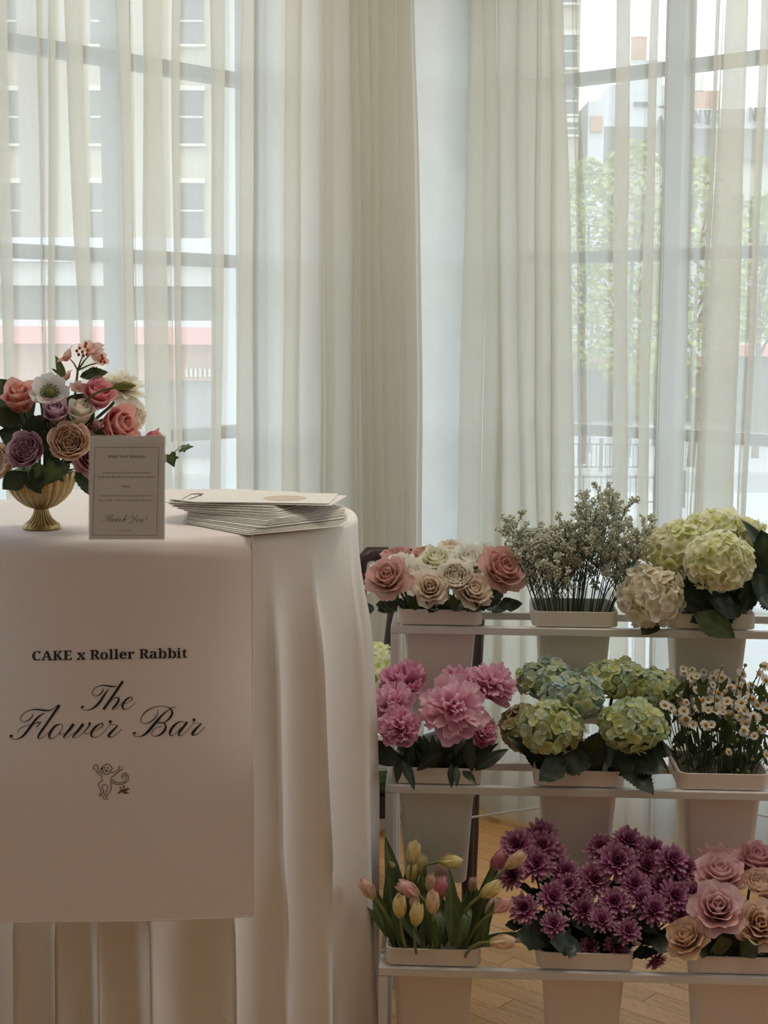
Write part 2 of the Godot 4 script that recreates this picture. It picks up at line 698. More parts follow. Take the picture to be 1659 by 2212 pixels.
func slab_part(o: Node3D, called: String, m: Material, x0: float, y0: float, x1: float, y1: float, d: float, thick := 1.0) -> MeshInstance3D:
	var mb := MB.new()
	slab(mb, x0, y0, x1, y1, d, thick)
	return wpart(o, called, mb, m)


func grainy(r: int, g: int, b: int, amount: float, scale: float) -> StandardMaterial3D:
	var m := mat(r, g, b, 0.9)
	m.albedo_texture = noise_tex(0.06, Color(1 - amount, 1 - amount, 1 - amount), Color(1, 1, 1))
	m.uv1_triplanar = true
	m.uv1_scale = Vector3(scale, scale, scale)
	return m


func building(label: String, d: float) -> Node3D:
	return thing("building", label, "building", Vector3(at(829, 708, d).x, -3.57, -d))


func far_window(o: Node3D, x0: float, y0: float, x1: float, y1: float, d: float, lintel: Material) -> void:
	var w := slab_part(o, "window", M.far_glass, x0, y0, x1, y1, d - 0.12, 0.3)
	var mb := MB.new()
	slab(mb, x0 - 4, y0 - 10, x1 + 4, y0, d - 0.2, 0.4)
	part(w, "lintel", mb.done(), lintel)
	mb = MB.new()
	slab(mb, x0 - 5, y1, x1 + 5, y1 + 5, d - 0.25, 0.4)
	part(w, "window_sill", mb.done(), lintel)
	mb = MB.new()
	slab(mb, x0, (y0 + y1) / 2 - 2, x1, (y0 + y1) / 2 + 2, d - 0.2, 0.3)
	part(w, "meeting_rail", mb.done(), M.far_trim)


func tree(label: String, px: float, top: float, bottom: float, d: float, spread: float, sd: int) -> void:
	var foot := at(px, 708, d)
	foot.y = -3.57
	var o := thing("street_tree", label, "tree", foot, "trees along the street")
	var r := RandomNumberGenerator.new()
	r.seed = sd
	var hi := at(px, top, d).y + 3.57
	var lo := at(px, bottom, d).y + 3.57
	var wood := MB.new()
	wood.tube([Vector3.ZERO, Vector3(0.1, lo * 0.6, 0), Vector3(-0.1, lo + 0.6, 0.1), Vector3(0.1, (lo + hi) * 0.6, 0)], [0.16, 0.13, 0.1, 0.04], 7, lin(84, 74, 62))
	part(o, "trunk", wood.done(), M.stem)
	var crown := MB.new()
	for k in 9:
		var a := r.randf() * TAU
		var y0 := lerpf(lo * 0.8, hi * 0.75, r.randf())
		var tip := Vector3(cos(a) * spread * 0.8, y0 + 1.2 + r.randf(), sin(a) * spread * 0.5)
		var mb := MB.new()
		mb.tube([Vector3(0, y0, 0), Vector3(tip.x * 0.5, y0 + 0.8, tip.z * 0.5), tip], [0.07, 0.045, 0.015], 5, lin(84, 74, 62))
		part(o, "branch", mb.done(), M.stem)
	for k in 1500:
		var y := lerpf(lo, hi, r.randf())
		var t := (y - lo) / (hi - lo)
		var rad := spread * sqrt(maxf(0.0, 1.0 - pow(absf(t - 0.45) / 0.56, 2.2))) * sqrt(r.randf())
		var a := r.randf() * TAU
		var p := Vector3(cos(a) * rad, y, sin(a) * rad * 0.7)
		var b := Basis.from_euler(Vector3(r.randf() * TAU, r.randf() * TAU, 0)) * (0.10 + 0.10 * r.randf())
		var g := r.randf()
		var col := lin(120, 138, 62).lerp(lin(176, 182, 96), g)
		var q := []
		for e in [Vector3(-1, 0, 0), Vector3(0, 0.2, 0.7), Vector3(1, 0, 0), Vector3(0, 0.2, -0.7)]:
			q.append(crown.vert(p + b * e, col))
		crown.tri(q[0], q[1], q[2])
		crown.tri(q[0], q[2], q[3])
	part(o, "foliage", crown.done(), M.leaf, Transform3D.IDENTITY, "stuff")


func fence(label: String, x0: float, x1: float, d: float, height: float) -> void:
	var p := at(x0, 900, d)
	var q := at(x1, 900, d)
	var o := thing("iron_fence", label, "fence", Vector3(p.x, -3.57, -d))
	var w := q.x - p.x
	for y in [0.12, height - 0.08]:
		var mb := MB.new()
		mb.box(Vector3(0, y, -0.02), Vector3(w, y + 0.05, 0.02))
		part(o, "rail", mb.done(), M.iron)
	var n := int(w / 2.2) + 1
	for k in n + 1:
		var mb := MB.new()
		mb.box(Vector3(w * k / n - 0.06, 0, -0.06), Vector3(w * k / n + 0.06, height + 0.15, 0.06))
		part(o, "post", mb.done(), M.iron)
	var bars := MB.new()
	var m := int(w / 0.16)
	for k in m:
		bars.box(Vector3(w * k / m - 0.014, 0.1, -0.014), Vector3(w * k / m + 0.014, height, 0.014))
	part(o, "pickets", bars.done(), M.iron, Transform3D.IDENTITY, "stuff")


func make_street() -> void:
	M.far_brick = grainy(184, 172, 150, 0.12, 0.6)
	M.far_brick_dark = grainy(150, 136, 118, 0.15, 0.6)
	M.far_cream = mat(208, 202, 184, 0.9)
	M.far_white = mat(200, 202, 202, 0.9)
	M.far_grey = grainy(134, 136, 136, 0.1, 0.3)
	M.far_glass = mat(66, 70, 74, 0.3)
	M.far_dark = mat(84, 85, 82, 0.7)
	M.far_trim = mat(190, 188, 182, 0.8)
	M.far_red = mat(212, 146, 140, 0.85)
	M.far_clay = grainy(196, 148, 124, 0.12, 0.5)
	M.iron = mat(66, 68, 70, 0.6)
	M.asphalt = grainy(150, 150, 146, 0.1, 0.2)
	M.pavement = grainy(184, 182, 176, 0.08, 0.3)
	M.lettering = mat(78, 84, 92, 0.7)
	var mb := MB.new()
	mb.box(Vector3(-90, -4.0, -170), Vector3(90, -3.7, -6))
	struct("street", mb.done(), M.asphalt)
	mb = MB.new()
	mb.box(Vector3(-40, -3.7, -66), Vector3(-3, -3.57, -52))
	struct("pavement_1", mb.done(), M.pavement)
	mb = MB.new()
	mb.box(Vector3(2, -3.7, -80), Vector3(45, -3.57, -54))
	struct("pavement_2", mb.done(), M.pavement)
	mb = MB.new()
	mb.box(Vector3(2, -3.7, -47), Vector3(45, -3.57, -40))
	struct("pavement_3", mb.done(), M.pavement)
	# left: the cream brick apartment house over a row of shops
	var o := building("cream brick apartment house with tall sash windows seen through left curtain", 58)
	slab_part(o, "wall", M.far_brick, -330, -420, 640, 520, 58, 8)
	for cx in [-160, 30, 222, 412, 602]:
		for row in [[-205, -95], [-5, 95], [195, 310], [395, 515]]:
			far_window(o, cx - 26, row[0], cx + 26, row[1], 58, M.far_cream)
	slab_part(o, "pilaster", M.far_brick_dark, 46, -420, 92, 512, 57.7, 0.5)
	slab_part(o, "cornice", M.far_white, -330, 516, 640, 562, 57.2, 9)
	slab_part(o, "fascia", M.far_trim, -330, 562, 640, 614, 57.6, 8.6)
	slab_part(o, "shop_wall", M.far_dark, -330, 614, 640, 694, 58.4, 7)
	slab_part(o, "shop_lintel", M.far_white, -330, 694, 640, 710, 57.6, 8)
	slab_part(o, "awning", M.far_red, -330, 708, 640, 740, 56.6, 9)
	slab_part(o, "brick_base", M.far_clay, -330, 740, 640, 818, 57.8, 8)
	for k in 12:
		slab_part(o, "vent_slat", M.far_cream, 400 + k * 10, 796, 405 + k * 10, 814, 57.6, 0.2)
	slab_part(o, "shop_glass", M.far_grey, -330, 818, 640, 1000, 58.2, 7)
	# right: a taller tan block, low white houses, a roof sign, a water tank
	o = building("tan apartment block with square windows at left edge of right window", 70)
	slab_part(o, "wall", M.far_brick, 960, -420, 1264, 560, 70, 8)
	for row in [[-60, 5], [75, 145], [190, 246], [264, 290]]:
		far_window(o, 1216, row[0], 1246, row[1], 70, M.far_cream)
		far_window(o, 1150, row[0], 1180, row[1], 70, M.far_cream)
	slab_part(o, "annexe", M.far_white, 1264, 218, 1306, 560, 71, 6)
	slab_part(o, "brick_panel", M.far_clay, 1276, 250, 1302, 284, 70.8, 0.4)
	o = building("low white building with flat roof beyond the right window", 98)
	slab_part(o, "wall", M.far_white, 1304, 184, 1470, 900, 98, 8)
	slab_part(o, "roof_house", M.far_trim, 1366, 130, 1432, 186, 99, 4)
	slab_part(o, "window_band", M.far_dark, 1370, 220, 1402, 228, 97.8, 0.4)
	slab_part(o, "window_band", M.far_glass, 1424, 228, 1442, 262, 97.8, 0.4)
	var tank := thing("water_tank", "brown wooden water tank with conical cap on white roof", "water tank", at(1379, 135, 100))
	mb = MB.new()
	mb.lathe([Vector2(0, 0), Vector2(0.5, 0), Vector2(0.5, 1.5), Vector2(0, 1.5)], 16)
	part(tank, "drum", mb.done(), M.far_clay)
	mb = MB.new()
	mb.lathe([Vector2(0.55, 1.5), Vector2(0, 1.95)], 16)
	part(tank, "cap", mb.done(), M.far_cream)
	o = building("red tiled house with cream chimney beyond the right window", 99)
	slab_part(o, "wall", M.far_trim, 1472, 236, 1700, 900, 99, 8)
	slab_part(o, "roof", M.far_clay, 1484, 196, 1556, 238, 98.5, 8)
	slab_part(o, "chimney", M.far_cream, 1500, 160, 1521, 198, 98.5, 2)
	o = building("long grey flat-roofed shop row behind the street trees", 86)
	slab_part(o, "roof_edge", M.far_grey, 1180, 276, 1760, 342, 85.5, 8)
	slab_part(o, "wall", grainy(196, 192, 182, 0.1, 0.3), 1180, 342, 1760, 736, 86, 8)
	slab_part(o, "canopy", M.far_white, 1180, 736, 1760, 768, 84.8, 8)
	slab_part(o, "red_band", M.far_red, 1180, 768, 1760, 790, 85.2, 8)
	slab_part(o, "shop_front", M.far_dark, 1180, 790, 1760, 912, 86, 8)
	for k in 9:
		slab_part(o, "window", M.far_glass, 1215 + k * 52, 420, 1243 + k * 52, 520, 85.8, 0.4)
	var sign := thing("roof_sign", "row of dark letters standing on white board along grey roof edge", "sign", at(1500, 276, 85))
	slab_part(sign, "board", M.far_white, 1400, 236, 1700, 276, 84.6, 0.3)
	for l in [["A", 1426, 268, 20], ["N", 1506, 254, 18], ["Y", 1528, 254, 18], ["S", 1548, 254, 18], ["N", 1626, 248, 18], ["Y", 1646, 248, 18]]:
		var tm := TextMesh.new()
		tm.text = l[0]
		tm.font = font(true)
		tm.font_size = 32
		tm.pixel_size = 0.01
		tm.depth = 0.2
		var k: float = l[3] / F * 84.0 / 0.24
		part(sign, "letter", tm, M.lettering, Transform3D(Basis.from_scale(Vector3(k, k * 1.5, k)), at(l[1], l[2], 84.2) - sign.position))
	var banner := thing("pole_sign", "tall narrow white sign on a pole among the trees", "sign", Vector3(at(1279, 682, 62).x, -3.57, -62))
	slab_part(banner, "board", M.far_white, 1268, 596, 1290, 682, 62, 0.15)
	mb = MB.new()
	var mast := at(1279, 700, 62.3)
	mb.tube([Vector3(mast.x, -3.57, mast.z), Vector3(mast.x, at(1279, 590, 62.3).y, mast.z)], [0.06, 0.05], 8)
	wpart(banner, "mast", mb, M.iron)
	slab_part(banner, "print", M.far_trim, 1274, 612, 1284, 656, 61.95, 0.05)
	tree("leafy spring tree nearest the tan block, seen through right window", 1262, 345, 800, 57, 1.4, 1)
	tree("light green street tree left of the broad window mullion", 1360, 300, 830, 60, 1.7, 2)
	tree("light green street tree right of the broad window mullion", 1500, 340, 860, 56, 1.9, 3)
	tree("green tree at far right edge behind right curtain", 1640, 420, 740, 60, 1.6, 4)
	tree("low green shrub-like tree in front of the shop row", 1420, 560, 900, 66, 1.6, 5)
	tree("young green tree beside the shops outside left window", 186, 1000, 1050, 48, 0.8, 6)
	fence("iron picket fence before the dark shop front", 1190, 1330, 70, 1.2)
	fence("iron picket fence on the middle pavement of street", 1200, 1400, 54, 1.0)
	fence("nearest iron picket fence along the close kerb", 1200, 1480, 43, 0.9)
	o = building("dark red kiosk at far right edge of right window", 66)
	slab_part(o, "wall", M.far_dark, 1616, 770, 1720, 1000, 66, 4)
	slab_part(o, "roof", M.far_red, 1610, 746, 1726, 770, 65.6, 5)


# ---------- table, cloth, banner ----------
const TC := Vector3(-0.462, 1.07, -2.97)     # centre of the table top
const TR := 0.405
const RUN_TURN := 0.095                       # the banner is turned a little to the left
const RUN_HALF := 0.243
const RUN_OFF := -0.043                       # and hangs a little left of the table's middle


func make_table() -> void:
	var o := thing("high_table", "round high table hidden under floor-length white cloth", "table", Vector3(TC.x, 0, TC.z))
	var mb := MB.new()
	mb.lathe([Vector2(0, 1.03), Vector2(TR - 0.01, 1.03), Vector2(TR, 1.04), Vector2(TR, 1.056), Vector2(TR - 0.008, 1.064), Vector2(0, 1.064)], 64)
	part(o, "table_top", mb.done(), M.chair)
	mb = MB.new()
	mb.lathe([Vector2(0.035, 0.03), Vector2(0.035, 1.03)], 20)
	part(o, "column", mb.done(), M.iron_leg)
	mb = MB.new()
	mb.lathe([Vector2(0, 0), Vector2(0.26, 0), Vector2(0.26, 0.02), Vector2(0.06, 0.035), Vector2(0, 0.035)], 40)
	part(o, "foot", mb.done(), M.iron_leg)
	# the cloth: a flat top, a rounded edge, then a fall that widens into folds
	mb = MB.new()
	var n := 360
	var prof := []
	for k in 7:
		prof.append(Vector2(TR * k / 7.0, 1.0675))
	for k in 6:
		var a := PI / 2 * k / 5
		prof.append(Vector2(TR - 0.008 + 0.014 * sin(a), 1.0675 - 0.014 * (1 - cos(a))))
	for k in 26:
		prof.append(Vector2(TR + 0.006, lerpf(1.045, 0.004, pow(k / 25.0, 1.15))))
	mb.lathe(prof, n, Color.WHITE, cloth_radius)
	var c := lone("tablecloth", mb, M.cloth, "white floor-length tablecloth falling in folds from round high table", "tablecloth")
	c.position = Vector3(TC.x, 0, TC.z)
	# the banner
	var b := thing("banner", "white printed banner hanging over the front of round table", "banner", Vector3(TC.x, 1.07, TC.z))
	mb = MB.new()
	mb.grid(36, 64, func(u, v): return run_point((u * 2 - 1) * RUN_HALF, v * run_end((u * 2 - 1) * RUN_HALF)) - b.position)
	mb.grid(36, 64, func(u, v): return run_point((u * 2 - 1) * RUN_HALF, v * run_end((u * 2 - 1) * RUN_HALF), -0.0012) - b.position)
	part(b, "sheet", mb.done(), M.runner)
	mb = MB.new()
	for e in [-1, 1]:
		var pts := []
		for k in 60:
			pts.append(run_point(e * RUN_HALF, lerpf(0.35, run_end(RUN_HALF), k / 59.0), -0.0004) - b.position)
		mb.tube(pts, [0.0013], 6)
	var hem := []
	for k in 30:
		hem.append(run_point((k / 29.0 * 2 - 1) * RUN_HALF, run_end((k / 29.0 * 2 - 1) * RUN_HALF), -0.0004) - b.position)
	mb.tube(hem, [0.0015], 6)
	part(b, "hem", mb.done(), M.runner)
	var px := func(x: float, y: float) -> Vector3: return run_at(x, y) - b.position
	put_text(b, "CAKE x Roller Rabbit", 237.0, 1424.0, 335.0, -0.018, true, px, M.ink, 0.90, 0.30)
	var script := MB.new()
	for s in script_strokes():
		stroke(script, s, px)
	part(b, "script_lettering", script.done(), M.ink)
	var emblem := MB.new()
	for s in emblem_strokes():
		stroke(emblem, s, px)
	part(b, "emblem_outline", emblem.done(), M.brown_ink)
	var sprig := MB.new()
	for s in sprig_strokes():
		stroke(sprig, s, px)
	part(b, "emblem_sprig", sprig.done(), M.fawn_ink)


func cloth_radius(r: float, y: float, a: float) -> float:
	if y >= 1.046:
		return r
	var t := (1.046 - y) / 1.046
	var ph := 13.0 * a + 0.9 * sin(3.0 * a + 0.6) + 0.6 * sin(7.0 * a + 1.1) + 0.07 * sin(t * 4.0 + 4.0 * a)
	var ridge := 1.0 - pow(absf(sin(ph)), 0.62)
	var amp := 0.034 + 0.038 * pow(t, 0.8) * (0.75 + 0.25 * sin(5.0 * a + 2.0))
	var off := absf(wrapf(a, -PI, PI))
	amp *= 1.0 - 0.8 * (1.0 - smoothstep(0.62, 0.85, off)) * (1.0 - smoothstep(0.5, 0.64, t))   # the banner holds the folds flat
	return r - 0.004 * minf(t * 10.0, 1.0) + 0.022 * pow(t, 0.7) + (ridge - 0.25) * amp * smoothstep(0.0, 0.22, t)


# how long the banner's walk is at u, so that its lower edge hangs level
func run_end(u: float) -> float:
	return 0.40 + sqrt(TR * TR - (u + RUN_OFF) * (u + RUN_OFF)) + 0.004 + 0.028 + 0.625


# distance walked along the banner from the back edge of the table top -> a point on it
func run_point(u: float, w: float, lift := 0.0) -> Vector3:
	var turn := Basis(Vector3.UP, RUN_TURN)
	u += RUN_OFF
	var edge := sqrt(TR * TR - u * u) + 0.004
	var reach := w - 0.40
	var p: Vector3
	if reach < edge:
		p = Vector3(u, 0.0015 + lift, reach)
	else:
		var down := reach - edge
		var bend := minf(down / 0.028, 1.0)
		var a := bend * PI / 2
		var y := -0.018 * (1 - cos(a)) - maxf(0.0, down - 0.028)
		var sag := (TR + 0.022 - edge) * (1.0 - 0.93 * smoothstep(0.0, 0.45, down))
		var wave := 0.004 * sin(u * 11.0 + 0.8) * smoothstep(0.1, 0.7, down)
		p = Vector3(u, 0.0015 + y, edge + 0.018 * sin(a) + smoothstep(0.0, 0.45, down) * (TR + 0.022 - edge - sag) + 0.036 * smoothstep(0.02, 0.7, down) + wave)
		p += Vector3(0, lift * (1 - bend), lift * bend)
	return TC + turn * p


func run_at(px: float, py: float, lift := 0.0011) -> Vector3:
	var d := 2.56
	var p := at(px, py, d)
	var inv := Basis(Vector3.UP, -RUN_TURN)
	for k in 5:
		var l := inv * (p - TC)
		# find how far down the sheet this height is, then its depth
		var edge := sqrt(maxf(TR * TR - l.x * l.x, 0.01)) + 0.004
		var w := 0.40 + edge + 0.028 + maxf(0.0, -l.y + 0.0015 - 0.018)
		var q := run_point(l.x - RUN_OFF, w, lift)
		d = -q.z
		p = at(px, py, d)
	return p


func font(bold: bool) -> SystemFont:
	var f := SystemFont.new()
	f.font_names = PackedStringArray(["Droid Serif"])
	f.font_weight = 700 if bold else 400
	return f


# flat lettering laid on a surface: place(px, py) gives the point for a pixel of the photograph
func put_text(o: Node3D, text: String, cx: float, base: float, width: float, slope: float, bold: bool, place: Callable, m: Material, tall := 1.0, lean := 0.0) -> void:
	var tm := TextMesh.new()
	tm.text = text
	tm.font = font(bold)
	tm.font_size = 64
	tm.pixel_size = 0.01
	tm.depth = 0.0
	tm.vertical_alignment = VERTICAL_ALIGNMENT_BOTTOM
	var arr := tm.get_mesh_arrays()
	var v: PackedVector3Array = arr[Mesh.ARRAY_VERTEX]
	var lo := 1e9
	var hi := -1e9
	var y0 := 1e9
	for p in v:
		lo = minf(lo, p.x)
		hi = maxf(hi, p.x)
		y0 = minf(y0, p.y)
	var k := width / (hi - lo)
	var foot := 0.0 if not ("y" in text or "p" in text or "q" in text or "g" in text or "j" in text) else 0.0
	# the baseline lies above the lowest descender
	var ref := TextMesh.new()
	ref.text = "x"
	ref.font = tm.font
	ref.font_size = 64
	ref.pixel_size = 0.01
	ref.depth = 0.0
	ref.vertical_alignment = VERTICAL_ALIGNMENT_BOTTOM
	foot = 1e9
	for p in ref.get_mesh_arrays()[Mesh.ARRAY_VERTEX]:
		foot = minf(foot, p.y)
	var mb := MB.new()
	for p in v:
		var x := (p.x - (lo + hi) / 2) * k
		var y := (p.y - foot) * k * tall
		mb.vert(place.call(cx + x + y * lean * 0.0, base + slope * x - y))
	var idx = arr[Mesh.ARRAY_INDEX]
	if idx == null or idx.size() == 0:
		for i in v.size():
			mb.idx.append(i)
	else:
		mb.idx = idx
	part(o, "lettering", mb.done(), m)


# a pen stroke of varying width: [origin x, origin y, scale, [x, y, width] ...]; a single point is a dot
func stroke(mb: MB, s: Array, place: Callable) -> void:
	var pts := []
	for k in range(3, s.size()):
		pts.append(Vector3(s[0] + s[k][0] * s[2], s[1] + s[k][1] * s[2], s[k][2] * s[2]))
	if pts.size() == 1:
		var c := mb.vert(place.call(pts[0].x, pts[0].y))
		var first := mb.v.size()
		for k in 14:
			mb.vert(place.call(pts[0].x + pts[0].z * sin(TAU * k / 14), pts[0].y + pts[0].z * cos(TAU * k / 14)))
		for k in 14:
			mb.tri(c, first + k, first + (k + 1) % 14)
		return
	var fine := []
	for k in pts.size() - 1:
		var a: Vector3 = pts[maxi(k - 1, 0)]
		var b: Vector3 = pts[k]
		var c: Vector3 = pts[k + 1]
		var d: Vector3 = pts[mini(k + 2, pts.size() - 1)]
		for j in 6:
			fine.append(b.cubic_interpolate(c, a, d, j / 6.0))
	fine.append(pts[-1])
	var start := mb.v.size()
	for k in fine.size():
		var dir: Vector3 = fine[mini(k + 1, fine.size() - 1)] - fine[maxi(k - 1, 0)]
		var side := Vector2(-dir.y, dir.x).normalized() * maxf(fine[k].z, 0.5) * 0.5
		mb.vert(place.call(fine[k].x + side.x, fine[k].y + side.y))
		mb.vert(place.call(fine[k].x - side.x, fine[k].y - side.y))
	for k in fine.size() - 1:
		var q := start + 2 * k
		mb.tri(q, q + 1, q + 3)
		mb.tri(q, q + 3, q + 2)


func letter_t(x: float, y: float, s: float) -> Array:
	return [
		[x, y, s, [695, 290, 6], [680, 370, 26], [610, 450, 22], [510, 485, 12], [445, 440, 14], [445, 370, 14], [520, 280, 14], [640, 230, 18], [760, 232, 28], [880, 252, 36], [960, 255, 24], [1050, 245, 10]],
		[x, y, s, [855, 305, 8], [790, 360, 20], [720, 460, 46], [620, 610, 56], [520, 720, 48], [400, 800, 24], [280, 825, 12], [190, 790, 14], [170, 745, 16], [200, 725, 20]],
		[x, y, s, [205, 740, 28]]]


func letter_h(x: float, y: float, s: float) -> Array:
	return [
		[x, y, s, [1165, 125, 54], [1000, 370, 56], [850, 590, 56], [700, 805, 58]],
		[x, y, s, [770, 715, 6], [880, 600, 10], [980, 525, 16], [1050, 520, 28], [1065, 580, 48], [1000, 690, 52], [920, 780, 32], [940, 800, 12], [1010, 780, 11], [1110, 690, 11], [1160, 620, 12]]]


func letter_a(x: float, y: float, s: float) -> Array:
	return [
		[x, y, s, [1175, 480, 14], [1140, 450, 12], [1060, 465, 26], [960, 550, 46], [900, 650, 48], [900, 720, 24], [950, 725, 10], [1030, 670, 10], [1120, 560, 10]],
		[x, y, s, [1240, 455, 50], [1170, 550, 46], [1080, 670, 42], [1070, 725, 20], [1130, 725, 10], [1230, 640, 10], [1330, 520, 10], [1375, 455, 10]]]


func script_strokes() -> Array:
	var a := letter_t(160, 1460, 0.0904) + letter_h(160, 1460, 0.0904)
	var o := [160, 1460, 0.0904]
	a.append(o + [[1200, 665, 11], [1310, 625, 11], [1390, 560, 16], [1390, 520, 18], [1330, 515, 24], [1230, 580, 46], [1160, 690, 48], [1160, 765, 38], [1215, 800, 20], [1300, 775, 11], [1400, 700, 11], [1470, 630, 12]])
	o = [10, 1510, 0.0904]
	a.append(o + [[675, 335, 8], [665, 400, 22], [600, 480, 24], [510, 535, 20], [430, 540, 12], [380, 490, 14], [400, 400, 14], [500, 310, 14], [640, 255, 20], [780, 250, 32], [930, 270, 38], [1060, 270, 28], [1160, 235, 16], [1230, 175, 14], [1290, 140, 16]])
	a.append(o + [[975, 335, 10], [880, 370, 24], [760, 470, 48], [650, 610, 56], [540, 760, 54], [440, 880, 46], [330, 945, 18], [220, 965, 12], [135, 920, 14], [120, 880, 16], [150, 865, 20]])
	a.append(o + [[160, 880, 32]])
	a.append(o + [[295, 800, 10], [350, 720, 12], [450, 655, 11], [600, 620, 10], [700, 595, 12], [800, 560, 24], [885, 548, 8]])
	a.append(o + [[860, 560, 22], [790, 640, 22], [752, 700, 8]])
	a.append(o + [[1310, 140, 62], [1180, 330, 54], [1000, 590, 52], [860, 790, 52], [800, 900, 36], [820, 945, 16], [900, 920, 11], [990, 845, 11], [1055, 790, 10]])
	a.append(o + [[1300, 605, 22], [1200, 650, 46], [1110, 760, 58], [1060, 870, 54], [1085, 935, 28], [1160, 935, 12], [1270, 860, 11], [1355, 740, 12], [1385, 650, 14], [1360, 605, 14], [1300, 600, 16]])
	a.append(o + [[1340, 770, 10], [1318, 800, 28], [1320, 840, 16], [1370, 845, 11], [1430, 800, 11]])
	o = [120, 1530, 0.09644]
	a.append(o + [[405, 350, 60], [300, 490, 54], [200, 610, 38], [185, 660, 16], [240, 660, 10], [330, 605, 10], [420, 530, 10]])
	a.append(o + [[620, 350, 60], [510, 490, 54], [405, 610, 38], [395, 660, 16], [460, 655, 10], [560, 600, 11], [660, 500, 20], [745, 400, 28], [770, 350, 32]])
	a.append(o + [[762, 345, 30]])
	a.append(o + [[650, 540, 12], [680, 575, 10], [730, 565, 10], [790, 510, 11]])
	a.append(o + [[850, 510, 10], [960, 470, 10], [1050, 400, 20], [1060, 350, 22], [1000, 345, 20], [900, 410, 46], [815, 520, 50], [800, 610, 40], [850, 650, 18], [930, 640, 11], [1050, 570, 11], [1160, 440, 11], [1230, 350, 11]])
	a.append(o + [[1225, 300, 34]])
	a.append(o + [[1225, 320, 24], [1230, 350, 11], [1300, 370, 11], [1390, 385, 14], [1370, 410, 26], [1270, 510, 48], [1195, 600, 56], [1200, 640, 32], [1270, 640, 12], [1370, 570, 11], [1480, 460, 12]])
	o = [270, 1510, 0.1085]
	a.append(o + [[655, 205, 8], [645, 300, 16], [570, 410, 20], [460, 475, 16], [370, 490, 10], [315, 440, 13], [340, 340, 16], [430, 240, 20], [560, 170, 14], [700, 140, 10], [820, 155, 12], [915, 205, 24], [940, 280, 40], [900, 370, 40], [820, 445, 22], [740, 480, 14], [680, 485, 14], [660, 470, 12], [690, 455, 10], [770, 470, 12], [810, 540, 38], [790, 620, 46], [700, 710, 32], [610, 740, 12], [540, 725, 12], [530, 670, 12], [580, 600, 10], [670, 555, 10], [745, 548, 10]])
	a.append(o + [[1020, 152, 8], [940, 175, 12], [850, 230, 18], [730, 330, 36], [620, 460, 54], [500, 600, 56], [400, 700, 42], [300, 745, 14], [210, 740, 11], [160, 700, 12], [165, 670, 14], [190, 662, 16]])
	a.append(o + [[195, 678, 22]])
	a += letter_a(270, 1510, 0.1085)
	a.append(o + [[1375, 415, 30]])
	a.append(o + [[1375, 430, 20], [1385, 465, 9], [1440, 480, 9], [1520, 492, 14], [1490, 520, 26], [1400, 610, 46], [1345, 690, 52], [1370, 720, 22], [1440, 700, 11], [1530, 620, 11], [1600, 555, 11]])
	return a


func thin(o: Array, pts: Array, w: float) -> Array:
	var a := o.duplicate()
	for p in pts:
		a.append([p[0], p[1], w])
	return a


func emblem_strokes() -> Array:
	var o := [190, 1640, 0.0603]
	var a := []
	for line in [
		[[690, 170], [600, 210], [545, 290], [515, 370], [545, 460], [600, 520], [680, 545], [750, 520], [795, 465], [810, 410], [860, 360], [860, 310], [810, 250], [770, 200], [690, 170]],
		[[390, 545], [320, 460], [265, 370], [200, 350], [190, 280], [280, 195], [350, 235], [340, 300], [390, 400], [470, 490], [545, 515]],
		[[800, 485], [900, 475], [1010, 430], [1115, 345], [1105, 260], [1165, 240]],
		[[1240, 260], [1270, 290]],
		[[1255, 340], [1225, 380], [1170, 385], [1060, 490], [920, 580], [830, 670], [805, 770], [825, 900], [830, 1040], [800, 1150], [720, 1240], [650, 1320], [670, 1390], [725, 1440]],
		[[420, 565], [480, 590], [490, 680], [515, 770], [430, 820], [375, 890], [380, 960], [430, 1050], [455, 1130], [445, 1240], [405, 1325], [480, 1280], [555, 1180], [540, 1090], [490, 1010], [510, 950], [610, 900], [670, 930], [700, 1020], [670, 1120], [620, 1230], [550, 1350], [560, 1410], [650, 1445]],
		[[830, 715], [930, 790], [1080, 840], [1230, 830], [1350, 760], [1390, 660], [1370, 590], [1310, 575], [1255, 610]],
		[[835, 810], [950, 880], [1100, 905], [1250, 890], [1390, 810], [1455, 700], [1440, 590], [1370, 510], [1280, 500], [1205, 560], [1215, 640], [1270, 690]]]:
		a.append(thin(o, line, 24))
	a.append(o + [[540, 290, 20], [480, 330, 50], [490, 370, 40], [520, 380, 20]])
	for d in [[610, 312, 26], [712, 310, 26], [660, 435, 26]]:
		a.append(o + [d])
	a.append(o + [[590, 400, 16], [660, 412, 36], [735, 395, 16]])
	return a


func sprig_strokes() -> Array:
	var o := [190, 1640, 0.0603]
	return [o + [[1060, 1250, 10], [1130, 1190, 60], [1210, 1130, 80], [1300, 1110, 70], [1400, 1080, 70], [1500, 1050, 10]], o + [[1240, 1140, 40], [1310, 1190, 90], [1380, 1210, 50], [1465, 1210, 30]], o + [[1160, 1020, 30]], o + [[1280, 990, 38]], o + [[1160, 1030, 20], [1190, 1100, 20]]]


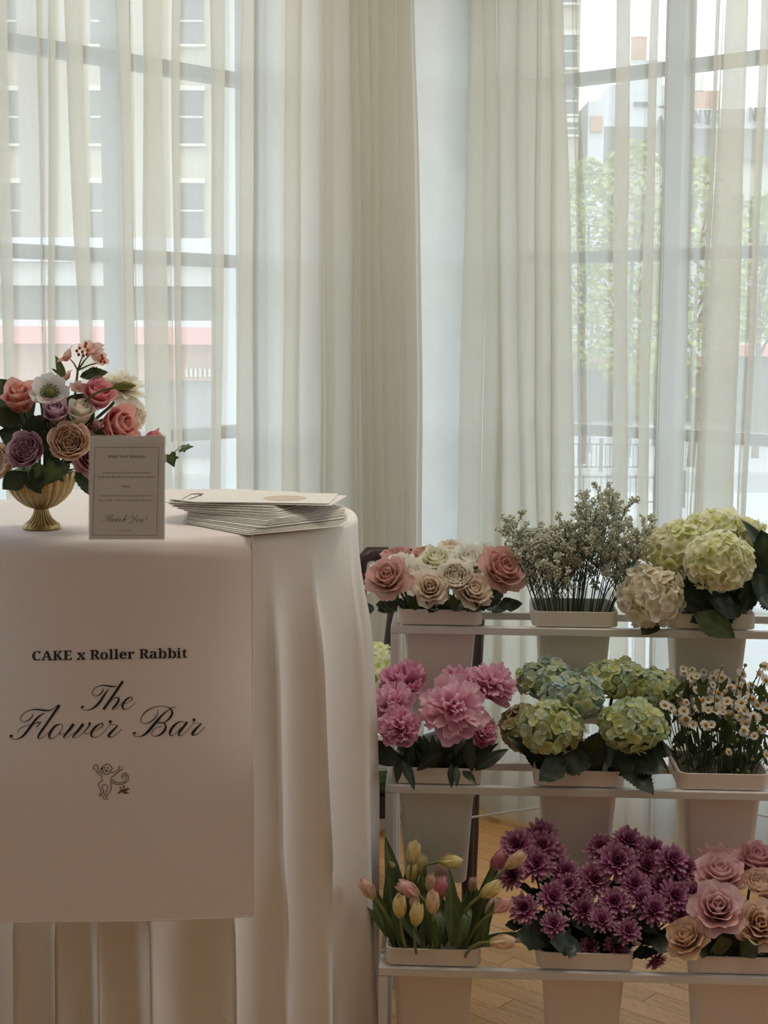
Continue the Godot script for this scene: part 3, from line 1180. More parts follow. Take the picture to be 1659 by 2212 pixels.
# ---------- what stands on the table ----------
func make_sign() -> void:
	var bl := on_plane(191, 1169, TC + Vector3(0, 0.0035, 0), Vector3.UP)
	var br := on_plane(349, 1169, TC + Vector3(0, 0.0035, 0), Vector3.UP)
	br = bl + (br - bl).normalized() * 0.127
	var side := (br - bl).normalized()
	var up := (Vector3.UP * 0.985 + side.cross(Vector3.UP) * -0.17).normalized()
	up = (up - side * up.dot(side)).normalized()
	var n := side.cross(up).normalized()
	var o := thing("tabletop_sign", "white printed instruction card in clear acrylic stand beside the gold bowl", "sign", bl)
	var frame := Transform3D(Basis(side, up, n), Vector3.ZERO)
	var mb := MB.new()
	mb.box(Vector3(0.001, 0.003, -0.0006), Vector3(0.126, 0.176, 0.0006), frame)
	part(o, "card", mb.done(), M.paper)
	mb = MB.new()
	mb.box(Vector3(-0.0005, 0.0, 0.0012), Vector3(0.1285, 0.178, 0.003), frame, Color.WHITE, 0.0006)
	mb.box(Vector3(-0.0005, 0.0, -0.003), Vector3(0.1285, 0.178, -0.0012), frame, Color.WHITE, 0.0006)
	mb.box(Vector3(-0.0005, 0.0, -0.06), Vector3(0.1285, 0.0025, -0.003), Transform3D(Basis(side, Vector3.UP, side.cross(Vector3.UP)), Vector3.ZERO))
	part(o, "acrylic_stand", mb.done(), M.acrylic)
	var on_card := func(x: float, y: float) -> Vector3: return on_plane(x, y, bl + n * 0.0009, n) - bl
	var line := MB.new()
	var q := [[205.2, 966], [343.2, 966.5], [338.6, 1156.2], [199.5, 1156.2]]
	for k in 4:
		var a = q[k]
		var b = q[(k + 1) % 4]
		stroke(line, [0, 0, 1.0, [a[0], a[1], 0.9], [(a[0] + b[0]) / 2, (a[1] + b[1]) / 2, 0.9], [b[0], b[1], 0.9]], on_card)
	part(o, "border_line", line.done(), M.ink)
	put_text(o, "Make Your Bouquet", 273.5, 988.6, 80, 0.0, true, on_card, M.ink)
	put_text(o, "Please take one of our custom flower", 274.5, 1023.0, 104, 0.0, false, on_card, M.ink)
	put_text(o, "holders & fill with 3-4 stems of your choice", 272.2, 1032.5, 122, 0.0, false, on_card, M.ink)
	put_text(o, "Enjoy!", 272.5, 1052.6, 18.5, 0.0, true, on_card, M.ink)
	put_text(o, "To preserve freshness, cut your flowers at a 45", 272.0, 1072.5, 118, 0.0, false, on_card, M.ink)
	put_text(o, "degree angle + place in a vase with cool water.", 271.2, 1082.3, 118, 0.0, false, on_card, M.ink)
	put_text(o, "@roughan.hannon", 270.0, 1146.6, 31, 0.0, false, on_card, M.ink)
	var script := MB.new()
	var s := 0.113
	var t := []
	t += letter_t(180 + (365 - 165 * 0.208) * s, 930 + (1745 - 825 * 0.208) * s, 0.208 * s)
	t += letter_h(180 + (365 - 165 * 0.208) * s, 930 + (1745 - 825 * 0.208) * s, 0.208 * s)
	t += letter_a(180 + (556 - 885 * 0.245) * s, 930 + (1745 - 727 * 0.245) * s, 0.245 * s)
	var g := [180, 930, s]
	t.append(g + [[668, 1690, 9], [640, 1745, 13]])
	t.append(g + [[648, 1720, 4], [690, 1690, 6], [712, 1695, 12], [690, 1735, 13], [700, 1745, 6], [735, 1715, 5]])
	t.append(g + [[835, 1605, 10], [790, 1680, 13], [750, 1745, 13]])
	t.append(g + [[765, 1715, 5], [800, 1690, 8], [815, 1695, 10], [785, 1712, 7], [800, 1735, 11], [820, 1740, 6], [835, 1725, 5]])
	t.append(g + [[905, 1665, 6], [893, 1645, 6], [930, 1625, 7], [960, 1640, 12], [950, 1680, 12], [965, 1695, 6], [1000, 1665, 6], [1030, 1625, 10]])
	t.append(g + [[1030, 1625, 10], [980, 1700, 11], [930, 1755, 8], [890, 1765, 6], [870, 1750, 6]])
	t.append(g + [[1050, 1690, 8], [1020, 1715, 13], [1020, 1745, 9], [1050, 1735, 5], [1070, 1705, 6], [1055, 1688, 7]])
	t.append(g + [[1100, 1690, 12], [1075, 1735, 12], [1085, 1747, 6], [1115, 1720, 5], [1140, 1690, 6]])
	t.append(g + [[1145, 1690, 12], [1120, 1735, 12], [1135, 1745, 6], [1155, 1725, 5]])
	t.append(g + [[1240, 1635, 11], [1200, 1700, 8], [1190, 1715, 5]])
	t.append(g + [[1172, 1740, 7]])
	for k in t:
		stroke(script, k, on_card)
	part(o, "script_lettering", script.done(), M.ink)


func make_bowl() -> Vector3:
	var foot := on_plane(90, 1142, TC + Vector3(0, 0.002, 0), Vector3.UP)
	var k := 0.0325 / 40.0                   # metres to a pixel at this distance
	var o := thing("footed_bowl", "brushed gold fluted footed bowl holding the table bouquet", "bowl", foot)
	var mb := MB.new()
	var flute := func(r: float, y: float, a: float) -> float:
		var g := absf(sin(a * 11.0))
		return r * (1.0 - 0.07 * (1.0 - pow(g, 0.6))) if y > 33 * k else r * (1.0 - 0.14 * (1.0 - pow(g, 0.5)) * smoothstep(10 * k, 14 * k, y))
	var bowl := []
	for p in [[12, 44], [22, 46], [36, 52], [52, 64], [66, 80], [74, 98], [77, 114], [78, 124], [75, 125], [72, 114], [62, 92], [40, 66], [0, 56]]:
		bowl.append(Vector2(p[0] * k, p[1] * k))
	mb.lathe(bowl, 132, Color.WHITE, flute)
	part(o, "bowl", mb.done(), M.gold)
	mb = MB.new()
	var stem := []
	for p in [[0, 0], [40, 0], [40.5, 2], [40, 9], [38, 12], [33, 15], [25, 22], [19, 32], [16, 42], [17, 48], [0, 50]]:
		stem.append(Vector2(p[0] * k, p[1] * k))
	mb.lathe(stem, 132, Color.WHITE, flute)
	part(o, "pedestal", mb.done(), M.gold)
	mb = MB.new()
	mb.ball(Vector3(0, 118 * k, 0), Vector3(70 * k, 22 * k, 70 * k), Color.WHITE, 16, 8)
	part(o, "floral_foam", mb.done(), M.foam)
	return foot


func card_mesh(w: float, h: float, cut: bool) -> ArrayMesh:
	var poly := PackedVector2Array([Vector2(-w / 2 + 0.006, -h / 2), Vector2(w / 2 - 0.006, -h / 2), Vector2(w / 2, -h / 2 + 0.006), Vector2(w / 2, h / 2 - 0.05), Vector2(w / 2 - 0.04, h / 2)])
	if cut:       # a slot for the hand, reached by a seam
		for q in [[0.0, 0.0], [0.0, 0.022], [0.05, 0.022], [0.056, 0.033], [0.05, 0.048], [-0.05, 0.048], [-0.056, 0.033], [-0.05, 0.022], [-0.0002, 0.022], [-0.0002, 0.0]]:
			poly.append(Vector2(q[0], h / 2 - q[1]))
	poly.append_array([Vector2(-w / 2 + 0.04, h / 2), Vector2(-w / 2, h / 2 - 0.05), Vector2(-w / 2, -h / 2 + 0.006)])
	var thick := 0.001
	var mb := MB.new()
	var tris := Geometry2D.triangulate_polygon(poly)
	for y in [0.0, thick]:
		var s := mb.v.size()
		for p in poly:
			mb.vert(Vector3(p.x, y, p.y))
		for k in range(0, tris.size(), 3):
			mb.tri(s + tris[k], s + tris[k + 1], s + tris[k + 2])
	for k in poly.size():
		var p := poly[k]
		var q := poly[(k + 1) % poly.size()]
		var e := [mb.vert(Vector3(p.x, 0, p.y)), mb.vert(Vector3(q.x, 0, q.y)), mb.vert(Vector3(q.x, thick, q.y)), mb.vert(Vector3(p.x, thick, p.y))]
		mb.tri(e[0], e[1], e[2])
		mb.tri(e[0], e[2], e[3])
	return mb.done()


const ORDINALS := ["first", "second", "third", "fourth", "fifth", "sixth", "seventh", "eighth", "ninth", "tenth", "eleventh", "twelfth", "thirteenth", "fourteenth", "fifteenth", "sixteenth", "seventeenth", "eighteenth", "nineteenth", "twentieth"]


func make_cards() -> void:
	var plain := card_mesh(0.215, 0.25, false)
	var cut := card_mesh(0.17, 0.30, true)
	var r := RandomNumberGenerator.new()
	r.seed = 4
	var n := 20
	var y0 := TC.y + 0.003
	for k in n:
		var t := float(k) / (n - 1)
		# the corner nearest the camera walks back and to the right while the cards turn
		var corner := Vector2(-0.237, -2.612).lerp(Vector2(-0.190, -2.672), minf(t * 1.8, 1.0)) if t < 0.56 else Vector2(-0.190, -2.672).lerp(Vector2(-0.196, -2.728), (t - 0.56) / 0.44)
		var a := deg_to_rad(lerpf(51, 36, minf(t * 1.8, 1.0)) if t < 0.56 else lerpf(32, 16, (t - 0.56) / 0.44)) + (r.randf() - 0.5) * 0.025
		var e1 := Vector3(-cos(a), 0, -sin(a))
		var e2 := Vector3(sin(a), 0, -cos(a))
		var c := Vector3(corner.x, y0 + k * 0.0019, corner.y) + e1 * (0.1075 + (r.randf() - 0.5) * 0.007) + e2 * (0.125 + (r.randf() - 0.5) * 0.006)
		var o := part(self, numbered("flower_holder_card"), plain, M.card, Transform3D(Basis(e1, Vector3.UP, e2), c))
		o.set_meta("label", "cream flower holder card, %s from the bottom of the fanned stack on table" % ORDINALS[k])
		o.set_meta("category", "card")
		o.set_meta("group", "flower holder cards stacked on the round table")
	for k in 2:
		var a := deg_to_rad(4.0 + 5.0 * (1 - k))
		var e1 := Vector3(-cos(a), 0, -sin(a))
		var top := Vector3(-0.243 + 0.012 * (1 - k), y0 + n * 0.0019 + 0.0006 + k * 0.0022, -2.832)
		var o := thing("flower_holder_card", ["cream flower holder card just under the topmost of the table stack", "topmost cream flower holder card with cut-out handle and printed oval on table"][k], "card", top, "flower holder cards stacked on the round table")
		o.basis = Basis(Vector3.UP.cross(e1), Vector3.UP, e1)
		part(o, "sheet", cut, M.card)
		var mb := MB.new()
		var c := mb.vert(Vector3(0.01, 0.0013, -0.06))
		for j in 24:
			mb.vert(Vector3(0.01 + 0.045 * cos(TAU * j / 24), 0.0013, -0.06 + 0.04 * sin(TAU * j / 24)))
		for j in 24:
			mb.tri(c, c + 1 + j, c + 1 + (j + 1) % 24)
		part(o, "printed_oval", mb.done(), M.card_print)


# ---------- the flower stand ----------
const RACK_TURN := -0.05
var rack: Transform3D
const TIERS := [[0.802, 0.0], [0.515, 0.20], [0.2265, 0.42]]      # rail top height, how far forward
const DEPTH := 0.172
const PITCH := 0.2875
const WIDTH := 1.165


func make_rack() -> void:
	var corner := at(844, 1352, 3.19)
	rack = Transform3D(Basis(Vector3.UP, RACK_TURN), Vector3(corner.x, 0, corner.z))
	var o := Node3D.new()
	o.name = numbered("flower_stand")
	o.transform = rack
	o.set_meta("label", "white metal three-tier stepped flower stand holding tubs of cut flowers")
	o.set_meta("category", "stand")
	add_child(o)
	var s := 0.0165
	for t in TIERS:
		var y: float = t[0]
		var z: float = t[1]
		var mb := MB.new()
		mb.box(Vector3(0, y - s, z - s), Vector3(WIDTH, y, z), Transform3D.IDENTITY, Color.WHITE, 0.0015)
		part(o, "front_rail", mb.done(), M.white_metal)
		mb = MB.new()
		mb.box(Vector3(0, y - s, z - DEPTH - s), Vector3(WIDTH, y, z - DEPTH), Transform3D.IDENTITY, Color.WHITE, 0.0015)
		part(o, "back_rail", mb.done(), M.white_metal)
		for x in [0.0, WIDTH - s]:
			mb = MB.new()
			mb.box(Vector3(x, y - s, z - DEPTH), Vector3(x + s, y, z - s), Transform3D.IDENTITY, Color.WHITE, 0.0015)
			part(o, "side_rail", mb.done(), M.white_metal)
			for zz in [z - s, z - DEPTH - s]:
				if zz < z - s and t != TIERS[0]:
					continue
				mb = MB.new()
				mb.box(Vector3(x, 0, zz), Vector3(x + s, y - s - 0.0006, zz + s), Transform3D.IDENTITY, Color.WHITE, 0.0015)
				part(o, "post", mb.done(), M.white_metal)
	# crossed rods at the back
	var inv := rack.affine_inverse()
	for e in [[0.50, 0.285], [0.30, 0.49]]:
		var mb := MB.new()
		mb.tube([Vector3(s, e[0], -DEPTH - s * 0.5), Vector3(WIDTH - s, e[1], -DEPTH - s * 0.5 - 0.006)], [0.0028, 0.0028], 8)
		part(o, "cross_brace", mb.done(), M.white_metal)


func tub_mesh(part_of: String) -> ArrayMesh:
	var mb := MB.new()
	var rings := []
	if part_of == "rim":
		rings = [[0.034, 0.0865, 0.0805, 0.016], [0.0345, 0.089, 0.083, 0.018], [0.033, 0.0905, 0.0845, 0.018], [0.003, 0.0905, 0.0845, 0.018], [0.0015, 0.089, 0.083, 0.018], [0.0015, 0.078, 0.074, 0.014]]
	else:
		rings = [[0.034, 0.086, 0.080, 0.016], [0.001, 0.0775, 0.0725, 0.014], [-0.001, 0.0775, 0.0725, 0.014], [-0.211, 0.063, 0.057, 0.014], [-0.216, 0.059, 0.053, 0.012], [-0.216, 0.02, 0.02, 0.01], [-0.213, 0.02, 0.02, 0.01], [-0.211, 0.059, 0.053, 0.012], [-0.02, 0.074, 0.068, 0.014], [0.033, 0.0845, 0.0785, 0.016]]
	var n := 32
	for g in rings:
		for i in n:
			var q := i / 8
			var a := PI / 2 * (i % 8) / 7.0 + PI / 2 * q
			var cx: float = (g[1] - g[3]) * (1 if q == 0 or q == 3 else -1)
			var cz: float = (g[2] - g[3]) * (1 if q < 2 else -1)
			mb.vert(Vector3(cx + g[3] * cos(a), g[0], cz + g[3] * sin(a)))
	for k in rings.size() - 1:
		for i in n:
			var a := k * n + i
			var b := k * n + (i + 1) % n
			mb.tri(a, b, b + n)
			mb.tri(a, b + n, a + n)
	return mb.done()


func tub_centre(tier: int, col: int) -> Vector3:
	return rack * Vector3(0.0125 + 0.0905 + PITCH * col, TIERS[tier][0], TIERS[tier][1] - 0.0905 - 0.0035)


func make_tubs() -> void:
	var rim := tub_mesh("rim")
	var body := tub_mesh("tub")
	var holds := [["full of cream and blush roses", "full of white sea lavender", "full of white hydrangeas", "with dark leaves at right end of top tier"], ["full of pink peonies", "full of blue-green hydrangeas", "full of chamomile daisies", "empty at right end of middle tier"], ["full of yellow and pink tulips", "full of purple chrysanthemums", "full of pink and peach roses", "empty at right end of bottom tier"]]
	var mats := [[M.tub_blush, M.tub_sage, M.tub_sage, M.tub], [M.tub_sage, M.tub_blush, M.tub_blush, M.tub], [M.tub, M.tub, M.tub_blush, M.tub]]
	for t in 3:
		for c in 4:
			var o := thing("flower_tub", "tapered pale tub %s on stepped stand" % holds[t][c], "tub", tub_centre(t, c), "flower tubs on the stepped stand")
			o.basis = rack.basis
			part(o, "rim", rim, mats[t][c])
			part(o, "tub", body, mats[t][c])
			if c < 3:
				var mb := MB.new()
				var m := mb.vert(Vector3(0, -0.065, 0))
				for k in 24:
					var a := TAU * k / 24
					mb.vert(Vector3(clampf(0.09 * cos(a), -0.0695, 0.0695), -0.065, clampf(0.085 * sin(a), -0.0635, 0.0635)))
				for k in 24:
					mb.tri(m, m + 1 + k, m + 1 + (k + 1) % 24)
				part(o, "water", mb.done(), M.water)


# ---------- chair behind the stand ----------
func make_chair() -> void:
	var o := thing("dining_chair", "dark brown wooden chair with green seat behind the flower stand", "chair", Vector3(at(905, 708, 3.75).x, 0, -3.75))
	var rail := MB.new()
	var pts := []
	for p in [[780, 1236, 3.80], [781, 1212, 3.80], [796, 1197, 3.82], [830, 1197, 3.85], [900, 1201, 3.87], [970, 1206, 3.86], [1020, 1208, 3.84], [1038, 1216, 3.83], [1041, 1236, 3.82]]:
		pts.append(at(p[0], p[1], p[2]))
	rail.tube(pts, [0.013, 0.016, 0.0185, 0.0185, 0.0185, 0.0185, 0.0185, 0.016, 0.013], 10)
	wpart(o, "top_rail", rail, M.chair)
	var post := func(called: String, list: Array, w: Array):
		var mb := MB.new()
		var q := []
		for p in list:
			q.append(at(p[0], p[1], p[2]))
		q.append(Vector3(q[-1].x, 0.0, q[-1].z))
		mb.tube(q, w, 10)
		wpart(o, called, mb, M.chair)
	post.call("back_post", [[780, 1236, 3.80], [783, 1400, 3.79], [787, 1700, 3.80]], [0.013, 0.014, 0.015, 0.012])
	post.call("back_post", [[1041, 1236, 3.82], [1034, 1376, 3.82], [1028, 1470, 3.82], [1021, 1800, 3.84]], [0.013, 0.014, 0.015, 0.016, 0.012])
	var splat := MB.new()
	splat.tube([at(866, 1202, 3.86), at(848, 1310, 3.83), at(834, 1460, 3.80), at(822, 1655, 3.77)], [0.011, 0.012, 0.017, 0.020], 10)
	wpart(o, "back_splat", splat, M.chair)
	var seat_y := 0.355
	var xl := at(780, 708, 3.6).x
	var xr := at(1036, 708, 3.6).x
	var mb := MB.new()
	mb.box(Vector3(xl, seat_y, -3.80), Vector3(xr, seat_y + 0.045, -3.43), Transform3D.IDENTITY, Color.WHITE, 0.014)
	wpart(o, "seat_cushion", mb, M.cushion)
	mb = MB.new()
	mb.box(Vector3(xl + 0.005, seat_y - 0.06, -3.79), Vector3(xr - 0.005, seat_y, -3.44), Transform3D.IDENTITY, Color.WHITE, 0.005)
	wpart(o, "apron", mb, M.chair)
	for x in [xl + 0.02, xr - 0.02]:
		mb = MB.new()
		mb.tube([Vector3(x, seat_y - 0.05, -3.46), Vector3(x, 0, -3.45)], [0.017, 0.012], 10)
		wpart(o, "front_leg", mb, M.chair)
	# cards and a bucket of hydrangeas on the seat
	var r := RandomNumberGenerator.new()
	r.seed = 8
	var cm := MB.new()
	cm.box(Vector3(-0.11, 0, -0.09), Vector3(0.11, 0.0048, 0.09))
	var mesh := cm.done()
	var base := Vector3(at(790, 708, 3.58).x - 0.03, seat_y + 0.0455, -3.56)
	for k in 15:
		var c := part(self, numbered("spare_card"), mesh, M.card, Transform3D(Basis(Vector3.UP, 0.12 + (r.randf() - 0.5) * 0.05 - (0.25 if k > 10 else 0.0)), base + Vector3(r.randf() * 0.006, k * 0.0056, -0.02 if k > 10 else 0.0)))
		c.set_meta("label", "white card, %s from the bottom of the stack on green chair seat" % ORDINALS[k])
		c.set_meta("category", "card")
		c.set_meta("group", "cards stacked on the chair")
	var bp := Vector3(at(800, 708, 3.72).x - 0.0, seat_y + 0.0455, -3.72)
	var b := thing("flower_bucket", "dark bucket of white hydrangea on chair behind table", "bucket", bp)
	mb = MB.new()
	mb.lathe([Vector2(0, 0), Vector2(0.048, 0), Vector2(0.055, 0.15), Vector2(0.058, 0.152), Vector2(0.052, 0.152), Vector2(0.045, 0.01), Vector2(0, 0.01)], 24)
	part(b, "body", mb.done(), M.dark_bucket)
	hydrangea("white hydrangea head on the chair, glimpsed between table and stand", 808, 1452, 3.72, 62, 62, "cream", Vector3(0, 1, 0.35), bp + Vector3(0, 0.1, 0), "")


# ---------- flowers ----------
# A petal grows along +y from its base, its face turned to -z (the flower's axis), bending back to +z.
func petal_mesh(length: float, width: float, lean0: float, lean1: float, cup: float, ruffle: float, tip: float, sd: int, base: Color, mid: Color, edge: Color, nu := 6, nv := 7, point := 0.0) -> ArrayMesh:
	var r := RandomNumberGenerator.new()
	r.seed = sd
	var p1 := r.randf() * TAU
	var p2 := r.randf() * TAU
	var skew := (r.randf() - 0.5) * 0.25
	var line := [Vector2.ZERO]
	for k in 40:
		var v := (k + 0.5) / 40.0
		var a := lerpf(lean0, lean1, v * v)
		line.append(line[-1] + Vector2(cos(a), sin(a)) * length / 40.0)
	var mb := MB.new()
	mb.grid(nu, nv, func(uu, vv):
		var u: float = uu * 2.0 - 1.0
		var w: float = width * pow(sin(PI * clampf(0.10 + vv * lerpf(0.74, 0.88, point), 0.0, 1.0)), lerpf(0.62, 1.0, point))
		var v: float = vv - tip * u * u * vv * vv + 0.04 * sin(u * 4.0 + p1) * vv * vv * signf(ruffle)
		v = clampf(v, 0.0, 1.0)
		var k := clampi(int(v * 40.0), 0, 39)
		var c: Vector2 = line[k].lerp(line[k + 1], v * 40.0 - k)
		var z: float = c.y - cup * w * u * u * (1.0 - 0.35 * vv) + ruffle * length * (sin(u * 5.0 + p1) + 0.6 * sin(u * 9.0 + p2)) * vv * vv * (0.3 + 0.7 * absf(u))
		return Vector3(u * w * (1.0 - 0.25 * cup * absf(u)) + skew * w * vv * vv, c.x + ruffle * 0.5 * length * sin(u * 7.0 + p2) * vv * vv, z),
		func(uu, vv):
			var u: float = absf(uu * 2.0 - 1.0)
			var k: float = clampf(vv * 1.15, 0, 1)
			var c: Color = base.lerp(mid, smoothstep(0.0, 0.55, k))
			return c.lerp(edge, smoothstep(0.72, 1.0, maxf(k, u * 0.95 * vv))))
	return mb.done()


var shapes := {}


# palettes: petals from the heart outwards [base, mid, edge]
const ROSE_COLOURS := {
	"cream": [[238, 226, 188], [248, 240, 220], [250, 245, 232]],
	"green": [[222, 226, 176], [240, 240, 208], [246, 244, 222]],
	"peach": [[238, 212, 178], [247, 230, 210], [248, 234, 216]],
	"blush": [[236, 200, 184], [240, 210, 196], [222, 168, 156]],
	"coral": [[240, 202, 186], [245, 214, 200], [224, 166, 154]],
	"pink": [[232, 168, 176], [242, 192, 198], [246, 208, 210]],
	"mauve": [[206, 128, 146], [222, 156, 170], [228, 170, 178]],
	"apricot": [[240, 184, 150], [246, 210, 182], [248, 222, 198]],
	"tan": [[236, 190, 158], [240, 206, 176], [236, 204, 166]],
	"lilac": [[176, 118, 148], [210, 164, 192], [224, 186, 204]],
	"salmon": [[222, 116, 114], [238, 152, 148], [246, 184, 168]],
	"hot": [[214, 94, 118], [234, 128, 144], [240, 152, 160]],
	"ivory": [[232, 224, 184], [248, 244, 230], [252, 250, 242]],
}


func tone(kind: String, k: int) -> Color:
	var c: Array = ROSE_COLOURS[kind][k]
	return lin(c[0], c[1], c[2]).lerp(Color(0.92, 0.88, 0.82), 0.18)


func rose_rings(kind: String, form: String) -> Array:
	var key := "rose " + kind + form
	if shapes.has(key):
		return shapes[key]
	var spec := []
	# [count, length, half width, lean at base, lean at tip, cup, ruffle, tilt, base radius]
	if form == "bud":
		spec = [[3, 0.95, 0.30, 0.10, -0.30, 0.95, 0.01, 0.02, 0.04], [3, 1.05, 0.46, 0.22, -0.12, 0.95, 0.015, 0.05, 0.08], [4, 1.08, 0.56, 0.38, 0.05, 0.9, 0.02, 0.08, 0.10], [4, 1.05, 0.60, 0.55, 0.45, 0.75, 0.02, 0.12, 0.12]]
	elif form == "garden":
		spec = [[5, 0.60, 0.24, 0.05, 0.3, 0.5, 0.07, 0.0, 0.06], [7, 0.68, 0.28, 0.2, 0.2, 0.5, 0.08, 0.04, 0.12], [9, 0.76, 0.32, 0.36, 0.05, 0.5, 0.07, 0.06, 0.18], [8, 0.86, 0.44, 0.55, -0.1, 0.7, 0.04, 0.08, 0.22], [7, 0.95, 0.54, 0.72, -0.15, 0.75, 0.03, 0.10, 0.24], [6, 1.0, 0.60, 0.9, 0.05, 0.7, 0.03, 0.12, 0.24]]
	else:
		spec = [[3, 0.85, 0.26, 0.05, -0.25, 0.95, 0.02, 0.0, 0.04], [4, 0.92, 0.40, 0.16, 0.10, 0.9, 0.03, 0.04, 0.09], [5, 0.98, 0.52, 0.34, 0.20, 0.8, 0.04, 0.06, 0.13], [6, 1.02, 0.60, 0.52, 0.45, 0.75, 0.045, 0.08, 0.16], [6, 1.04, 0.66, 0.74, 0.65, 0.65, 0.05, 0.10, 0.18], [5, 1.02, 0.68, 0.98, 1.15, 0.5, 0.05, 0.14, 0.18]]
	var rings := []
	var sd := 1
	for k in spec.size():
		var s: Array = spec[k]
		var t := float(k) / (spec.size() - 1)
		var two := []
		for j in 2:
			var b := tone(kind, 0).lerp(tone(kind, 1), t * 0.5)
			two.append(petal_mesh(s[1], s[2], s[3], s[4], s[5], s[6], 0.12, sd, b, tone(kind, 1).lerp(tone(kind, 0), 0.25 * (1 - t)), tone(kind, 2), 6, 7))
			sd += 1
		rings.append([s[0], s[7], s[8], two])
	shapes[key] = rings
	return rings


func stalk(o: Node3D, from: Vector3, to: Vector3, dir: Vector3, radius: float, col: Color) -> void:
	var pts := []
	var span := from.distance_to(to)
	var c1 := from + Vector3(0, span * 0.45, 0)
	var c2 := to - dir.normalized() * span * 0.3
	for k in 9:
		pts.append(from.bezier_interpolate(c1, c2, to, k / 8.0) - o.position)
	var mb := MB.new()
	mb.tube(pts, [radius], 6, col)
	part(o, "stem", mb.done(), M.stem)


func leaf_mesh(length: float, width: float, bend: float, fold: float, teeth: int, sd: int, col: Color, col2: Color, peak := 0.42) -> ArrayMesh:
	var r := RandomNumberGenerator.new()
	r.seed = sd
	var ph := r.randf() * TAU
	var nv := maxi(10, teeth * 2)
	var mb := MB.new()
	var line := [Vector2.ZERO]
	for k in 40:
		var a := bend * (k + 0.5) / 40.0
		line.append(line[-1] + Vector2(cos(a), -sin(a)) * length / 40.0)
	mb.grid(6, nv, func(uu, vv):
		var u: float = uu * 2.0 - 1.0
		var shape := pow(vv / peak, 0.7) if vv < peak else pow(maxf(0.0, 1.0 - pow((vv - peak) / (1.0 - peak), 1.6)), 0.9)
		var w: float = width * maxf(shape, 0.012)
		if teeth and int(round(vv * nv)) % 2 == 1:
			w *= 0.87
		var k := clampi(int(vv * 40.0), 0, 39)
		var c: Vector2 = line[k].lerp(line[k + 1], vv * 40.0 - k)
		return Vector3(u * w, c.y - fold * w * (1.0 - absf(u)) + 0.05 * width * sin(vv * 14.0 + u * 3.0 + ph), c.x),
		func(uu, vv):
			var u: float = absf(uu * 2.0 - 1.0)
			return col.lerp(col2, 0.7 if u < 0.05 else 0.35 * (0.5 + 0.5 * sin(vv * 23.0 + u * 6.0))))
	return mb.done()


# a leaf: base at p, running along d, its upper face to n
func leaf(o: Node3D, mesh: Mesh, p: Vector3, d: Vector3, n: Vector3, size := 1.0) -> void:
	var z := d.normalized()
	var x := n.cross(z).normalized()
	var b := Basis(x, z.cross(x), z)
	part(o, "leaf", mesh, M.leaf, Transform3D(b.scaled(Vector3(size, size, size)) if false else b * size, p - o.position))


# leaves that fill a tub's mouth between the stems, shared out among the flowers in it
func filler(list: Array, tier: int, col: int, kind: String, n: int, least: float, most: float, r: RandomNumberGenerator) -> void:
	var c := tub_centre(tier, col)
	for k in n:
		var a := TAU * (k + r.randf()) / n
		var base := c + Vector3(cos(a) * 0.062 * sqrt(r.randf()), 0.0, sin(a) * 0.055 * sqrt(r.randf()))
		var d := Vector3(cos(a) * 0.55, 0.75 + 0.4 * r.randf(), sin(a) * 0.4 + 0.12)
		leaf(list[k % list.size()], leaf_shape(kind), base, d, Vector3(-cos(a), 0.4, 0.9), lerpf(least, most, r.randf()))


func green(k: int) -> Color:
	return [lin(52, 66, 40), lin(66, 84, 46), lin(40, 52, 38), lin(92, 112, 56), lin(112, 128, 78)][k]


func leaf_shape(kind: String) -> Mesh:
	if not shapes.has("leaf " + kind):
		var m: Mesh
		match kind:
			"rose": m = leaf_mesh(1.0, 0.30, 0.6, 0.25, 8, 3, green(0), green(1))
			"peony": m = leaf_mesh(1.0, 0.17, 0.9, 0.3, 0, 4, green(2), green(1), 0.38)
			"hydrangea": m = leaf_mesh(1.0, 0.34, 0.5, 0.18, 14, 5, green(2), green(1), 0.40)
			"hydrangea_light": m = leaf_mesh(1.0, 0.34, 0.9, 0.2, 14, 6, green(1), green(3), 0.40)
			"tulip": m = leaf_mesh(1.0, 0.105, 0.7, 0.5, 0, 7, green(1), green(4), 0.40)
			"tulip_curl": m = leaf_mesh(1.0, 0.13, 2.2, 0.35, 0, 8, green(1), green(4), 0.40)
			"mum": m = leaf_mesh(1.0, 0.32, 0.5, 0.15, 5, 9, green(2), green(0), 0.55)
			"feather": m = leaf_mesh(1.0, 0.13, 0.5, 0.1, 6, 10, green(1), green(3), 0.5)
			"round": m = leaf_mesh(1.0, 0.42, 0.4, 0.1, 0, 11, green(0), green(1), 0.5)
			_: m = leaf_mesh(1.0, 0.16, 0.4, 0.25, 0, 12, green(3), green(4), 0.45)
		shapes["leaf " + kind] = m
	return shapes["leaf " + kind]


